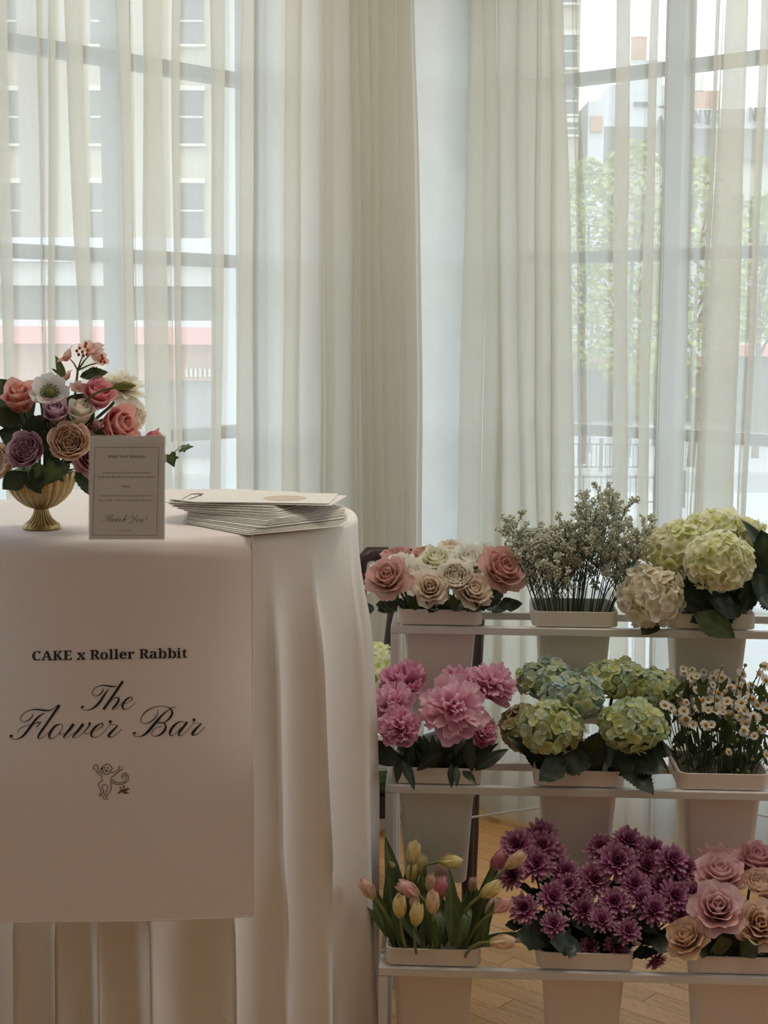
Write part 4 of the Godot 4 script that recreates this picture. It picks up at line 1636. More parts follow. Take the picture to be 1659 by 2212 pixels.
# px, py: where the bloom's middle shows; size: its radius in pixels there
func rose(called: String, label: String, px: float, py: float, d: float, size: float, kind: String, axis: Vector3, root: Vector3, group: String, form := "open") -> Node3D:
	var o := thing(called, label, "rose", root, group)
	var s := size / F * d * (1.24 if form != "bud" else 1.36)
	var y := axis.normalized()
	var base := at(px, py, d) - y * s * 0.42
	var spin := fposmod(px * 0.37 + py * 0.11, TAU)
	var turn := toward(axis, spin)
	var mb := MB.new()
	mb.ball(Vector3(0, 0.22, 0), Vector3(0.20, 0.34, 0.20), tone(kind, 0), 8, 6)
	var heart := part(o, "flower_heart", mb.done(), M.petal, Transform3D(turn * s, base - root))
	var r := RandomNumberGenerator.new()
	r.seed = int(px * 13 + py)
	var ring := 0
	for g in rose_rings(kind, form):
		for k in g[0]:
			var a: float = TAU * k / g[0] + ring * 0.9 + (r.randf() - 0.5) * 0.35
			var b := Basis(Vector3.UP, a) * Basis(Vector3.RIGHT, g[1] * (0.6 + 0.8 * r.randf()) - 0.02)
			var x := Transform3D(b * (0.93 + 0.14 * r.randf()), b * Vector3(0, 0, g[2] * 0.6))
			part(o, "petal", g[3][r.randi() % 2], M.petal, Transform3D(turn * s, base - root) * x)
		ring += 1
	mb = MB.new()
	mb.ball(Vector3(0, 0.0, 0), Vector3(0.13, 0.12, 0.13), green(1), 8, 5)
	part(o, "calyx", mb.done(), M.stem, Transform3D(turn * s, base - root))
	stalk(o, root, base, y, 0.0028, green(1))
	return o


func peony(label: String, px: float, py: float, d: float, size: float, dark: float, axis: Vector3, root: Vector3, cupped: bool) -> Node3D:
	var o := thing("peony", label, "peony", root, "peonies in the middle tier tub")
	var s := size / F * d * 1.27
	var y := axis.normalized()
	var base := at(px, py, d) - y * s * 0.35
	var turn := toward(axis, px)
	var pale := lin(248, 206, 222).lerp(lin(230, 150, 184), dark)
	var deep := lin(232, 158, 188).lerp(lin(200, 104, 146), dark)
	var tipc := lin(252, 224, 232).lerp(lin(238, 172, 198), dark)
	var key := "peony %.2f %s" % [dark, cupped]
	if not shapes.has(key):
		var inner := []
		var guard := []
		for k in 5:
			inner.append(petal_mesh(0.62, 0.17, 0.25, 0.1, 0.5, 0.075, -0.15, 60 + k, deep, pale, tipc, 5, 6))
		for k in 3:
			guard.append(petal_mesh(1.05, 0.52, 0.75 if cupped else 0.95, 0.0 if cupped else 0.75, 0.55, 0.03, 0.1, 70 + k, deep, pale.lerp(deep, 0.35), pale, 6, 7))
		shapes[key] = [inner, guard]
	var inner: Array = shapes[key][0]
	var guard: Array = shapes[key][1]
	var r := RandomNumberGenerator.new()
	r.seed = int(px * 7 + py)
	var x0 := Transform3D(turn * s, base - root)
	var mb := MB.new()
	mb.ball(Vector3(0, 0.3, 0), Vector3(0.42, 0.34, 0.42), deep, 10, 7)
	part(o, "flower_heart", mb.done(), M.petal, x0)
	var n := 58
	for k in n:
		var h := 1.0 - (k + 0.5) / n * (0.95 if not cupped else 0.75)
		var a := 2.39996 * k + (r.randf() - 0.5) * 0.5
		var dir := Vector3(sin(a) * sqrt(1 - h * h), h, cos(a) * sqrt(1 - h * h))
		var b := toward(dir, r.randf() * TAU if h > 0.9 else atan2(0.0, 1.0) + (r.randf() - 0.5))
		var face := Basis(dir.cross(Vector3.UP).normalized() if h < 0.97 else Vector3.RIGHT, dir, (dir.cross(Vector3.UP).normalized() if h < 0.97 else Vector3.RIGHT).cross(dir))
		var k2 := 0.80 + 0.4 * r.randf()
		part(o, "petal", inner[r.randi() % 5], M.petal, x0 * Transform3D(face * Basis(Vector3.UP, (r.randf() - 0.5) * 1.4 + (PI if r.randf() < 0.5 else 0.0)) * Basis(Vector3.RIGHT, (r.randf() - 0.5) * 0.5) * k2, Vector3(0, 0.28, 0) + dir * (0.30 if not cupped else 0.24)))
	var gn := 9 if cupped else 8
	for k in gn:
		var a := TAU * k / gn + (r.randf() - 0.5) * 0.3
		var tilt := (0.05 if k % 2 else 0.3) + (r.randf() - 0.5) * 0.2
		var b := Basis(Vector3.UP, a) * Basis(Vector3.RIGHT, tilt)
		part(o, "guard_petal", guard[r.randi() % 3], M.petal, x0 * Transform3D(b * (0.92 + 0.16 * r.randf()), b * Vector3(0, -0.02, 0.12)))
	mb = MB.new()
	mb.ball(Vector3.ZERO, Vector3(0.16, 0.12, 0.16), green(1), 8, 5)
	part(o, "calyx", mb.done(), M.stem, x0)
	stalk(o, root, base, y, 0.0035, green(1))
	return o


func floret_meshes(kind: String) -> Array:
	if shapes.has("floret " + kind):
		return shapes["floret " + kind]
	var cols := []
	match kind:
		"cream": cols = [[246, 244, 214, 224, 226, 150], [250, 248, 228, 230, 230, 170], [240, 240, 194, 212, 218, 130], [248, 246, 222, 230, 230, 166]]
		"ivory": cols = [[252, 248, 238, 236, 230, 196], [253, 250, 243, 238, 232, 200], [250, 244, 228, 232, 226, 184]]
		"blue": cols = [[198, 214, 204, 204, 214, 146], [192, 210, 220, 200, 214, 170], [208, 218, 180, 210, 216, 130], [196, 216, 214, 202, 214, 164]]
		"lime": cols = [[212, 220, 166, 214, 216, 116], [200, 216, 184, 204, 212, 134], [224, 228, 182, 222, 222, 124], [206, 222, 206, 212, 218, 146]]
		_: cols = [[198, 186, 158, 190, 180, 110], [188, 190, 140, 190, 184, 90], [204, 196, 176, 196, 190, 120]]
	var out := []
	var sd := 100
	for c in cols:
		for j in 2:
			sd += 1
			var r := RandomNumberGenerator.new()
			r.seed = sd
			var mb := MB.new()
			var rim := lin(c[0], c[1], c[2])
			var eye := lin(c[3], c[4], c[5])
			for k in 4:
				var b := Basis(Vector3.UP, TAU * k / 4 + (r.randf() - 0.5) * 0.25)
				var droop := (r.randf() - 0.5) * 1.1
				var curl := (r.randf() - 0.5) * 0.6
				mb.grid(4, 4, func(uu, vv):
					var u: float = uu * 2 - 1
					var w: float = 0.56 * pow(sin(PI * clampf(0.06 + 0.80 * vv, 0, 1)), 0.75)
					return b * Vector3(u * w, 0.10 - droop * vv * vv * 0.55 + 0.24 * u * u * w + curl * u * w * vv, vv * (1.0 - 0.10 * u * u)),
					func(_uu, vv): return eye.lerp(rim, smoothstep(0.05, 0.6, vv)))
			mb.ball(Vector3(0, 0.13, 0), Vector3(0.1, 0.1, 0.1), eye, 6, 4)
			out.append(mb.done())
	shapes["floret " + kind] = out
	return out


func hydrangea(label: String, px: float, py: float, d: float, wide: float, tall: float, kind: String, axis: Vector3, root: Vector3, group: String, n := 120) -> Node3D:
	var o := thing("hydrangea", label, "hydrangea", root, group)
	var c := at(px, py, d)
	var rx := wide / F * d
	var ry := tall / F * d
	var rz := (rx + ry) * 0.48
	var mb := MB.new()
	var pale := kind == "cream" or kind == "ivory"
	mb.ball(Vector3.ZERO, Vector3(rx, ry, rz) * 0.74, lin(226, 222, 184) if pale else lin(140, 152, 106), 14, 9)
	var head := part(o, "flower_head", mb.done(), M.stem, Transform3D(Basis.IDENTITY, c - root))
	var fl := floret_meshes(kind)
	var r := RandomNumberGenerator.new()
	r.seed = int(px * 3 + py)
	var fr := minf(rx, ry) * 0.262
	var up := toward(axis)
	for k in n:
		var h := 1.0 - 2.0 * (k + 0.5) / n * 0.86
		var a := 2.39996 * k
		var dir := up * Vector3(sin(a) * sqrt(1 - h * h), h, cos(a) * sqrt(1 - h * h))
		dir = (dir + Vector3(r.randf() - 0.5, r.randf() - 0.5, r.randf() - 0.5) * 0.22).normalized()
		var q := 0.82 + 0.14 * r.randf() + 0.07 * sin(dir.x * 5.0 + px) * cos(dir.y * 4.0 + py)
		var p := Vector3(dir.x * rx, dir.y * ry, dir.z * rz) * q
		var nrm := Vector3(dir.x / rx, dir.y / ry, dir.z / rz).normalized()
		nrm = (nrm + Vector3(r.randf() - 0.5, r.randf() - 0.5, r.randf() - 0.5) * 1.25).normalized()
		part(head, "floret", fl[r.randi() % fl.size()], M.petal, Transform3D(toward(nrm, r.randf() * TAU) * (fr * (0.82 + 0.4 * r.randf())), p))
	stalk(o, root, c - axis.normalized() * ry * 0.5, axis, 0.0035, green(1))
	return o


const TULIP_COLOURS := {"yellow": [[214, 208, 146], [244, 230, 168], [248, 238, 186]], "pink": [[240, 222, 186], [242, 194, 192], [246, 212, 204]], "rose": [[234, 190, 172], [228, 150, 168], [238, 180, 188]], "peach": [[236, 222, 172], [246, 224, 188], [248, 220, 198]], "blush": [[228, 214, 180], [238, 206, 192], [242, 216, 204]]}


func tulip(label: String, px: float, py: float, d: float, size: float, kind: String, axis: Vector3, root: Vector3) -> Node3D:
	var o := thing("tulip", label, "tulip", root, "tulips in the bottom tier tub")
	var key := "tulip " + kind
	if not shapes.has(key):
		var c := []
		for k in TULIP_COLOURS[kind]:
			c.append(lin(k[0], k[1], k[2]))
		var m := []
		for k in 2:
			m.append(petal_mesh(1.0, 0.32, 0.44, -0.55, 0.55, 0.006, 0.10, 40 + k, c[0], c[1], c[2], 6, 9, 0.75))
		shapes[key] = m
	var s := size / F * d * 2.35
	var y := axis.normalized()
	var base := at(px, py, d) - y * s * 0.46
	var x0 := Transform3D(toward(axis, px) * s, base - root)
	for k in 6:
		var b := Basis(Vector3.UP, TAU * k / 6 + 0.2) * Basis(Vector3.RIGHT, -0.03 if k % 2 else 0.02)
		part(o, "petal", shapes[key][k % 2], M.petal, x0 * Transform3D(b * (0.96 if k % 2 else 1.0), b * Vector3(0, 0, 0.02 if k % 2 else 0.035)))
	stalk(o, root, base, y, 0.0030, lin(122, 136, 76))
	return o


func chrysanthemum(label: String, px: float, py: float, d: float, size: float, axis: Vector3, root: Vector3) -> Node3D:
	var o := thing("chrysanthemum", label, "chrysanthemum", root, "purple chrysanthemums in the bottom tier tub")
	if not shapes.has("mum"):
		var list := []
		for j in 4:
			var r := RandomNumberGenerator.new()
			r.seed = 300 + j
			var mb := MB.new()
			for layer in 4:
				var n: int = [16, 15, 12, 8][layer]
				for k in n:
					var a := TAU * (k + 0.5 * layer) / n + (r.randf() - 0.5) * 0.2
					var lift: float = [0.12, 0.38, 0.68, 1.05][layer] + (r.randf() - 0.5) * 0.22
					var len: float = [1.0, 0.92, 0.72, 0.46][layer] * (0.88 + 0.2 * r.randf())
					var b := Basis(Vector3.UP, a) * Basis(Vector3.RIGHT, -lift)
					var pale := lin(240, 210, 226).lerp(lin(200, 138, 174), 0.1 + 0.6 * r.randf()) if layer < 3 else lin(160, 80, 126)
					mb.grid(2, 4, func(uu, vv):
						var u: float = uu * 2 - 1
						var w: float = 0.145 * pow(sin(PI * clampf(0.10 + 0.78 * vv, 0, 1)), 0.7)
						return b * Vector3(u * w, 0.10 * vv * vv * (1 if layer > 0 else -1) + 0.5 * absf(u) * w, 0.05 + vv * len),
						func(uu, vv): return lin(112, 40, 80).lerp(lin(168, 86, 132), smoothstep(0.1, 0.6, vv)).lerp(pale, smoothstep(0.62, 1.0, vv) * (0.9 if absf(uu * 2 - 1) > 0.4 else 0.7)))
			list.append(mb.done())
		shapes["mum"] = list
		var c := MB.new()
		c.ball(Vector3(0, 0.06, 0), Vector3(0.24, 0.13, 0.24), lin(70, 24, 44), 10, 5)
		shapes["mum heart"] = c.done()
		c = MB.new()
		c.ball(Vector3(0, -0.06, 0), Vector3(0.24, 0.14, 0.24), green(0), 10, 5)
		shapes["mum calyx"] = c.done()
	var s := size / F * d * 1.17
	var base := at(px, py, d)
	var x0 := Transform3D(toward(axis, px) * s, base - root)
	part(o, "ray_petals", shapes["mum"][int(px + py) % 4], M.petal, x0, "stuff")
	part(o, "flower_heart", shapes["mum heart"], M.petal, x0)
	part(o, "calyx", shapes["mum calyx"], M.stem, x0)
	stalk(o, root, base, axis, 0.0019, green(0))
	return o


func chamomile(px: float, py: float, d: float, size: float, axis: Vector3, root: Vector3, bud: bool) -> Node3D:
	var o := thing("chamomile", "small white chamomile daisy with yellow centre in middle tier tub" if not bud else "green unopened chamomile bud on thin stem in middle tier tub", "daisy", root, "chamomile in the middle tier tub" if not bud else "chamomile buds in the middle tier tub")
	if not shapes.has("chamomile"):
		var list := []
		for j in 4:
			var r := RandomNumberGenerator.new()
			r.seed = 400 + j
			var mb := MB.new()
			for k in 13:
				var b := Basis(Vector3.UP, TAU * k / 13 + (r.randf() - 0.5) * 0.15) * Basis(Vector3.RIGHT, -0.1 + [0.0, 0.35, -0.4, 0.7][j] * (0.6 + 0.6 * r.randf()))
				mb.grid(2, 3, func(uu, vv):
					var u: float = uu * 2 - 1
					var w: float = 0.19 * pow(sin(PI * clampf(0.15 + 0.72 * vv, 0, 1)), 0.6)
					return b * Vector3(u * w, 0.06 * u * u, 0.25 + 0.75 * vv),
					func(_uu, _vv): return lin(240, 236, 222))
			list.append(mb.done())
		shapes["chamomile"] = list
		var c := MB.new()
		c.ball(Vector3(0, 0.05, 0), Vector3(0.36, 0.26, 0.36), lin(196, 146, 40), 10, 6)
		shapes["chamomile disc"] = c.done()
		c = MB.new()
		c.ball(Vector3(0, 0.0, 0), Vector3(0.42, 0.4, 0.42), lin(150, 158, 96), 8, 5)
		shapes["chamomile bud"] = c.done()
	var s := size / F * d * 1.18
	var base := at(px, py, d)
	var x0 := Transform3D(toward(axis, px) * s, base - root)
	if bud:
		part(o, "bud", shapes["chamomile bud"], M.petal, x0)
	else:
		part(o, "ray_petals", shapes["chamomile"][int(px * 3 + py) % 4], M.petal, x0, "stuff")
		part(o, "disc", shapes["chamomile disc"], M.petal, x0)
	stalk(o, root, base, axis, 0.0009, lin(70, 84, 48))
	return o


func sea_lavender(k: int, root: Vector3, tip: Vector3, r: RandomNumberGenerator) -> void:
	var o := thing("sea_lavender", "branching stem of tiny white sea lavender florets in top tier tub", "filler flower", root, "white sea lavender in the top tier tub")
	var wood := MB.new()
	var bloom := MB.new()
	var dark := lin(66, 84, 54)
	var main := []
	var bow := Vector3(tip.x - root.x, 0, tip.z - root.z)
	for j in 8:
		var t := j / 7.0
		main.append(Vector3(bow.x * (0.25 * t + 0.75 * t * t), (tip.y - root.y) * t, bow.z * t))
	wood.tube(main, [0.0016, 0.0015, 0.0014, 0.0013, 0.0011, 0.0009, 0.0007, 0.0006], 5, dark)
	var spray := func(p: Vector3, dir: Vector3, n: int, size: float):
		for q in n:
			var off := Vector3(r.randf() - 0.5, r.randf() - 0.35, r.randf() - 0.5) * size
			var c := lin(252, 251, 244).lerp(lin(226, 228, 204), r.randf())
			var s := 0.0022 + 0.0013 * r.randf()
			var b := Basis.from_euler(Vector3(r.randf() * 6, r.randf() * 6, 0))
			var v := []
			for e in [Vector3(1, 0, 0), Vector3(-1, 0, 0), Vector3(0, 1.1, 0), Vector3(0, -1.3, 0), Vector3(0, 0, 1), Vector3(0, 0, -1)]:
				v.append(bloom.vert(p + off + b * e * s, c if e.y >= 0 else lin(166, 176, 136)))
			for f in [[0, 2, 4], [4, 2, 1], [1, 2, 5], [5, 2, 0], [4, 3, 0], [1, 3, 4], [5, 3, 1], [0, 3, 5]]:
				bloom.tri(v[f[0]], v[f[1]], v[f[2]])
	for j in 8:
		var t := 0.58 + 0.40 * j / 7.0
		var i := int(t * 7)
		var p: Vector3 = main[i].lerp(main[mini(i + 1, 7)], t * 7 - i)
		var a := r.randf() * TAU
		var len := lerpf(0.055, 0.022, (t - 0.58) / 0.40) * (0.7 + 0.6 * r.randf())
		var dir := Vector3(cos(a) * 0.75, 0.9, sin(a) * 0.75).normalized()
		var q := p + dir * len
		wood.tube([p, p + dir * len * 0.5 + Vector3(0, 0.002, 0), q], [0.0008, 0.0007, 0.0005], 4, dark)
		for e in 3:
			var a2 := r.randf() * TAU
			var d2 := (dir + Vector3(cos(a2), 0.4, sin(a2)) * 0.7).normalized()
			var q2 := q + d2 * (0.009 + 0.012 * r.randf())
			wood.tube([q, q2], [0.0005, 0.0004], 3, dark)
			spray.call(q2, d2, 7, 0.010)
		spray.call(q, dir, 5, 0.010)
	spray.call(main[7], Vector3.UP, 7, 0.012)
	part(o, "stem", wood.done(), M.stem)
	part(o, "florets", bloom.done(), M.petal, Transform3D.IDENTITY, "stuff")


# ---------- filling the tubs ----------
func in_tub(tier: int, col: int, px: float, py: float, d: float, r: RandomNumberGenerator) -> Vector3:
	# where a stem stands in its tub: under its flower, as far as the tub lets it
	var c := tub_centre(tier, col)
	var p := at(px, py, d)
	return c + Vector3(clampf((p.x - c.x) * 0.5, -0.05, 0.05), -0.12, clampf((p.z - c.z) * 0.4 + (r.randf() - 0.5) * 0.03, -0.045, 0.045))


func tub_leaves(o: Node3D, kind: String, list: Array) -> void:
	# [from px, from py, to px, to py, depth from, depth to, roll]
	for l in list:
		var a := at(l[0], l[1], l[4])
		var b := at(l[2], l[3], l[5])
		var n := Vector3(l[6], 0.75, 0.9) if l.size() > 6 else Vector3(0, 0.7, 0.9)
		leaf(o, leaf_shape(kind), a, b - a, n, a.distance_to(b))


func fill_tubs() -> void:
	var r := RandomNumberGenerator.new()
	r.seed = 77
	var g := "roses in the top tier tub"
	var o: Node3D
	var held := []
	# top tier: cream, blush and coral roses
	for s in [
		["cream rose peeking out behind the leftmost dusty pink rose", 818, 1246, 3.30, 36, "cream", Vector3(-0.8, 0.4, 0.3), "open"],
		["large dusty pink rose at the left end of top tier", 839, 1248, 3.20, 47, "blush", Vector3(-0.25, 0.7, 0.75), "open"],
		["tan ruffled rose at upper left in front of dark chair rail", 856, 1203, 3.36, 36, "blush", Vector3(-0.2, 0.95, 0.15), "garden"],
		["small cream rose tucked behind the dusty pink rose", 866, 1222, 3.30, 34, "cream", Vector3(-0.1, 0.95, 0.35), "open"],
		["upright cream rose right of the dusty pink rose", 893, 1244, 3.23, 38, "cream", Vector3(-0.05, 0.85, 0.5), "open"],
		["coral rose half hidden at the back of top tier roses", 914, 1202, 3.38, 30, "coral", Vector3(0, 0.95, 0.2), "open"],
		["low peach rose at the front middle of top tier roses", 930, 1270, 3.17, 38, "peach", Vector3(-0.1, 0.5, 0.85), "open"],
		["greenish cream rose at the back middle of top tier roses", 944, 1212, 3.30, 40, "green", Vector3(-0.1, 0.85, 0.45), "open"],
		["frilly pale yellow rose at the centre of top tier roses", 985, 1245, 3.19, 43, "cream", Vector3(0.0, 0.6, 0.8), "garden"],
		["pale pink rose topmost of the top tier roses", 975, 1192, 3.37, 34, "peach", Vector3(0.05, 0.95, 0.25), "open"],
		["ivory rose right of the topmost pale pink rose", 1012, 1214, 3.28, 42, "ivory", Vector3(0.1, 0.8, 0.55), "open"],
		["cream rose at back right beside the sea lavender", 1050, 1203, 3.34, 40, "ivory", Vector3(0.35, 0.85, 0.3), "open"],
		["large coral rose at right end of top tier roses", 1084, 1229, 3.22, 48, "coral", Vector3(0.45, 0.6, 0.7), "open"],
		["low peach rose under the ivory rose at right", 1022, 1276, 3.18, 38, "peach", Vector3(0.25, 0.6, 0.75), "open"]]:
		o = rose("rose", s[0], s[1], s[2], s[3], s[4], s[5], s[6], in_tub(0, 0, s[1], s[2], s[3], r), g, s[7])
		held.append(o)
		for k in 2:
			var px: float = s[1] + (r.randf() - 0.5) * 40
			leaf(o, leaf_shape("rose"), at(px, 1312, s[3] + 0.02), at(px + (s[1] - 950) * 0.25, 1282 + r.randf() * 26, s[3] - 0.02) - at(px, 1312, s[3] + 0.02) + Vector3(0, 0, 0.02), Vector3(0, 0.5, 1), 0.052)
	tub_leaves(o, "rose", [[1040, 1316, 1086, 1252, 3.22, 3.20], [868, 1310, 830, 1300, 3.24, 3.22], [900, 1318, 884, 1286, 3.18, 3.16], [985, 1318, 975, 1286, 3.17, 3.15], [1030, 1316, 1060, 1290, 3.19, 3.17], [940, 1320, 925, 1292, 3.17, 3.15]])
	filler(held, 0, 0, "rose", 22, 0.04, 0.065, r)
	held = []
	# top tier: sea lavender
	for k in 54:
		var c := tub_centre(0, 1)
		var u := (k + 0.5) / 54.0
		var px := lerpf(1094, 1410, u) + (r.randf() - 0.5) * 26
		var top := 1146 + 18 * sin(u * 9.0) + 62 * r.randf() - (66 if u > 0.55 and u < 0.82 else 0) - 26 * (2.0 * absf(u - 0.5))
		var d := 3.18 + 0.18 * r.randf()
		var tip := at(px, top, d)
		var root := c + Vector3(lerpf(-0.055, 0.055, u) + (r.randf() - 0.5) * 0.014, -0.11, (r.randf() - 0.5) * 0.10)
		sea_lavender(k, root, tip, r)
	# top tier: white hydrangeas
	g = "white hydrangeas in the top tier tub"
	for s in [
		["white hydrangea head at upper left of its tub, behind sea lavender", 1462, 1188, 3.24, 74, 62, "cream", Vector3(-0.4, 0.9, 0.3)],
		["white hydrangea head topmost in the white hydrangea tub", 1545, 1152, 3.30, 74, 52, "cream", Vector3(0.0, 1, 0.3)],
		["white hydrangea head at upper right edge beside dark leaves", 1606, 1160, 3.30, 48, 42, "cream", Vector3(0.3, 0.9, 0.3)],
		["bright white hydrangea head in front at centre right", 1553, 1214, 3.15, 74, 62, "cream", Vector3(0.2, 0.6, 0.8)],
		["creamy hydrangea head hanging low over the tub's left edge", 1408, 1288, 3.17, 70, 66, "ivory", Vector3(-0.5, 0.4, 0.8)]]:
		o = hydrangea(s[0], s[1], s[2], s[3], s[4], s[5], s[6], s[7], in_tub(0, 2, s[1], s[2], s[3], r), g)
		held.append(o)
	tub_leaves(o, "hydrangea", [[1590, 1285, 1458, 1280, 3.20, 3.14, 0.3], [1600, 1300, 1500, 1330, 3.18, 3.12, 0.2], [1480, 1240, 1466, 1296, 3.22, 3.18], [1600, 1250, 1560, 1320, 3.22, 3.16], [1620, 1300, 1640, 1180, 3.26, 3.24, -0.5], [1615, 1320, 1625, 1240, 3.18, 3.16, 0.4], [1600, 1330, 1545, 1290, 3.15, 3.12], [1420, 1330, 1395, 1362, 3.18, 3.12, 0.4], [1630, 1310, 1600, 1240, 3.2, 3.18, -0.3]])
	tub_leaves(o, "hydrangea_light", [[1500, 1326, 1592, 1362, 3.14, 3.08, -0.4]])
	filler(held, 0, 2, "hydrangea", 14, 0.06, 0.10, r)
	held = []
	var dark := tub_centre(0, 3)
	o = hydrangea("pale hydrangea head at the right picture edge behind dark leaves", 1700, 1210, 3.26, 52, 50, "ivory", Vector3(-0.2, 0.9, 0.3), dark + Vector3(-0.02, -0.02, 0), "white hydrangeas in the top tier tub")
	tub_leaves(o, "hydrangea", [[1690, 1310, 1646, 1150, 3.2, 3.18, -0.4], [1690, 1320, 1640, 1240, 3.18, 3.14, -0.2], [1680, 1310, 1648, 1290, 3.16, 3.12, 0.2]])
	tub_leaves(o, "peony", [[1670, 1240, 1644, 1110, 3.22, 3.20, 0.4]])
	# middle tier: peonies
	for s in [
		["deep pink peony at back left, petals spread in a bowl", 872, 1482, 3.10, 52, 0.65, Vector3(-0.15, 0.8, 0.4), true],
		["pale pink ruffled peony at the left edge of middle tier", 848, 1524, 3.04, 48, 0.15, Vector3(-0.55, 0.7, 0.5), false],
		["small pink peony at the back, right of centre", 988, 1478, 3.12, 38, 0.30, Vector3(0.1, 0.9, 0.3), false],
		["pink peony at back right touching the blue hydrangeas", 1063, 1482, 3.08, 46, 0.20, Vector3(0.45, 0.75, 0.35), false],
		["cup-shaped pink peony low at the front left", 866, 1574, 2.97, 47, 0.40, Vector3(-0.2, 0.55, 0.85), true],
		["large ruffled pink peony at the centre front", 980, 1532, 2.98, 62, 0.12, Vector3(0.1, 0.5, 0.9), false],
		["dark pink peony low at right under the large one", 1036, 1582, 3.03, 36, 0.70, Vector3(0.5, 0.4, 0.6), true]]:
		o = peony(s[0], s[1], s[2], s[3], s[4], s[5], s[6], in_tub(1, 0, s[1], s[2], s[3], r), s[7])
		held.append(o)
	tub_leaves(o, "peony", [[862, 1632, 778, 1592, 3.02, 2.98], [866, 1640, 800, 1612, 3.00, 2.96], [860, 1650, 815, 1634, 2.99, 2.95], [862, 1640, 858, 1680, 2.97, 2.92], [865, 1640, 905, 1692, 2.95, 2.90, 0.4], [900, 1665, 946, 1620, 2.98, 2.96], [930, 1668, 950, 1596, 3.0, 2.98, 0.5], [975, 1650, 976, 1694, 2.94, 2.90], [985, 1655, 992, 1690, 2.93, 2.89, 0.3], [1020, 1668, 1000, 1596, 2.98, 2.95, -0.5], [1025, 1665, 1090, 1610, 2.98, 2.96], [1010, 1660, 1050, 1600, 3.02, 3.0], [1000, 1665, 1022, 1676, 2.95, 2.9], [880, 1668, 896, 1600, 3.02, 3.0, 0.4], [915, 1668, 910, 1600, 3.05, 3.02]])
	tub_leaves(o, "hydrangea", [[960, 1668, 966, 1600, 3.04, 3.02, 0.3], [1010, 1668, 1020, 1600, 3.04, 3.02, -0.3], [900, 1668, 890, 1600, 3.04, 3.02]])
	filler(held, 1, 0, "peony", 34, 0.06, 0.10, r)
	held = []
	# middle tier: blue-green hydrangeas
	g = "blue-green hydrangeas in the middle tier tub"
	for s in [
		["grey-green hydrangea head at back left of the blue-green group", 1186, 1470, 3.12, 76, 46, "blue", Vector3(-0.3, 0.95, 0.2)],
		["green hydrangea head at back centre of the blue-green group", 1328, 1470, 3.12, 70, 46, "lime", Vector3(0.1, 1, 0.2)],
		["green hydrangea head at back right touching the daisies", 1418, 1490, 3.10, 56, 46, "lime", Vector3(0.4, 0.9, 0.2)],
		["bluest hydrangea head at the centre of the blue-green group", 1238, 1508, 3.03, 72, 52, "blue", Vector3(0, 0.8, 0.6)],
		["dull fading hydrangea head at far left beside the peonies", 1128, 1572, 3.06, 50, 52, "faded", Vector3(-0.6, 0.5, 0.5)],
		["yellow-green hydrangea head low at the left front", 1190, 1572, 2.98, 70, 58, "lime", Vector3(-0.3, 0.5, 0.8)],
		["pale green hydrangea head low at the right front", 1364, 1568, 2.97, 76, 56, "lime", Vector3(0.2, 0.5, 0.9)]]:
		o = hydrangea(s[0], s[1], s[2], s[3], s[4], s[5], s[6], s[7], in_tub(1, 1, s[1], s[2], s[3], r), g)
		held.append(o)
	tub_leaves(o, "hydrangea", [[1280, 1650, 1180, 1620, 2.97, 2.93], [1220, 1640, 1172, 1680, 2.95, 2.89, 0.3], [1300, 1668, 1220, 1600, 3.0, 2.97, -0.3], [1260, 1668, 1290, 1590, 3.0, 2.96], [1320, 1668, 1400, 1610, 2.99, 2.94, 0.2], [1350, 1640, 1440, 1650, 2.96, 2.90, 0.3], [1340, 1640, 1418, 1700, 2.95, 2.88, 0.4], [1380, 1610, 1455, 1620, 3.0, 2.96], [1200, 1668, 1250, 1600, 3.02, 2.98], [1350, 1660, 1310, 1590, 3.02, 2.98]])
	tub_leaves(o, "peony", [[1180, 1650, 1110, 1580, 3.0, 2.98], [1400, 1620, 1450, 1660, 3.04, 3.0]])
	filler(held, 1, 1, "hydrangea", 14, 0.06, 0.09, r)
	held = []
	# middle tier: chamomile
	var spots := [[1436, 1524, 12], [1483, 1554, 14], [1497, 1567, 10], [1525, 1566, 12], [1537, 1567, 10], [1496, 1464, 12], [1559, 1464, 11], [1564, 1500, 13], [1571, 1515, 10], [1473, 1512, 11], [1511, 1528, 12], [1530, 1536, 10], [1545, 1535, 12], [1577, 1544, 13], [1608, 1535, 14], [1611, 1563, 13], [1607, 1578, 12], [1632, 1552, 12], [1625, 1510, 13], [1636, 1524, 11], [1650, 1528, 12], [1654, 1470, 12], [1652, 1440, 10], [1590, 1500, 11], [1600, 1482, 10], [1530, 1512, 11], [1515, 1515, 11], [1552, 1497, 11], [1577, 1484, 9], [1623, 1478, 10], [1645, 1495, 11], [1655, 1633, 12], [1575, 1624, 8], [1476, 1446, 9], [1495, 1446, 8], [1520, 1452, 8], [1540, 1455, 8], [1600, 1452, 9], [1640, 1458, 10], [1435, 1563, 8], [1570, 1470, 8], [1505, 1490, 9], [1525, 1490, 9], [1540, 1480, 8], [1610, 1500, 9], [1597, 1468, 8], [1507, 1510, 9], [1560, 1530, 9], [1648, 1575, 10], [1590, 1525, 9], [1630, 1590, 9], [1680, 1520, 12], [1676, 1560, 12], [1690, 1490, 12]]
	for k in 34:
		spots.append([1446 + r.randf() * 230, 1442 + r.randf() * 110, 8 + r.randi() % 4])
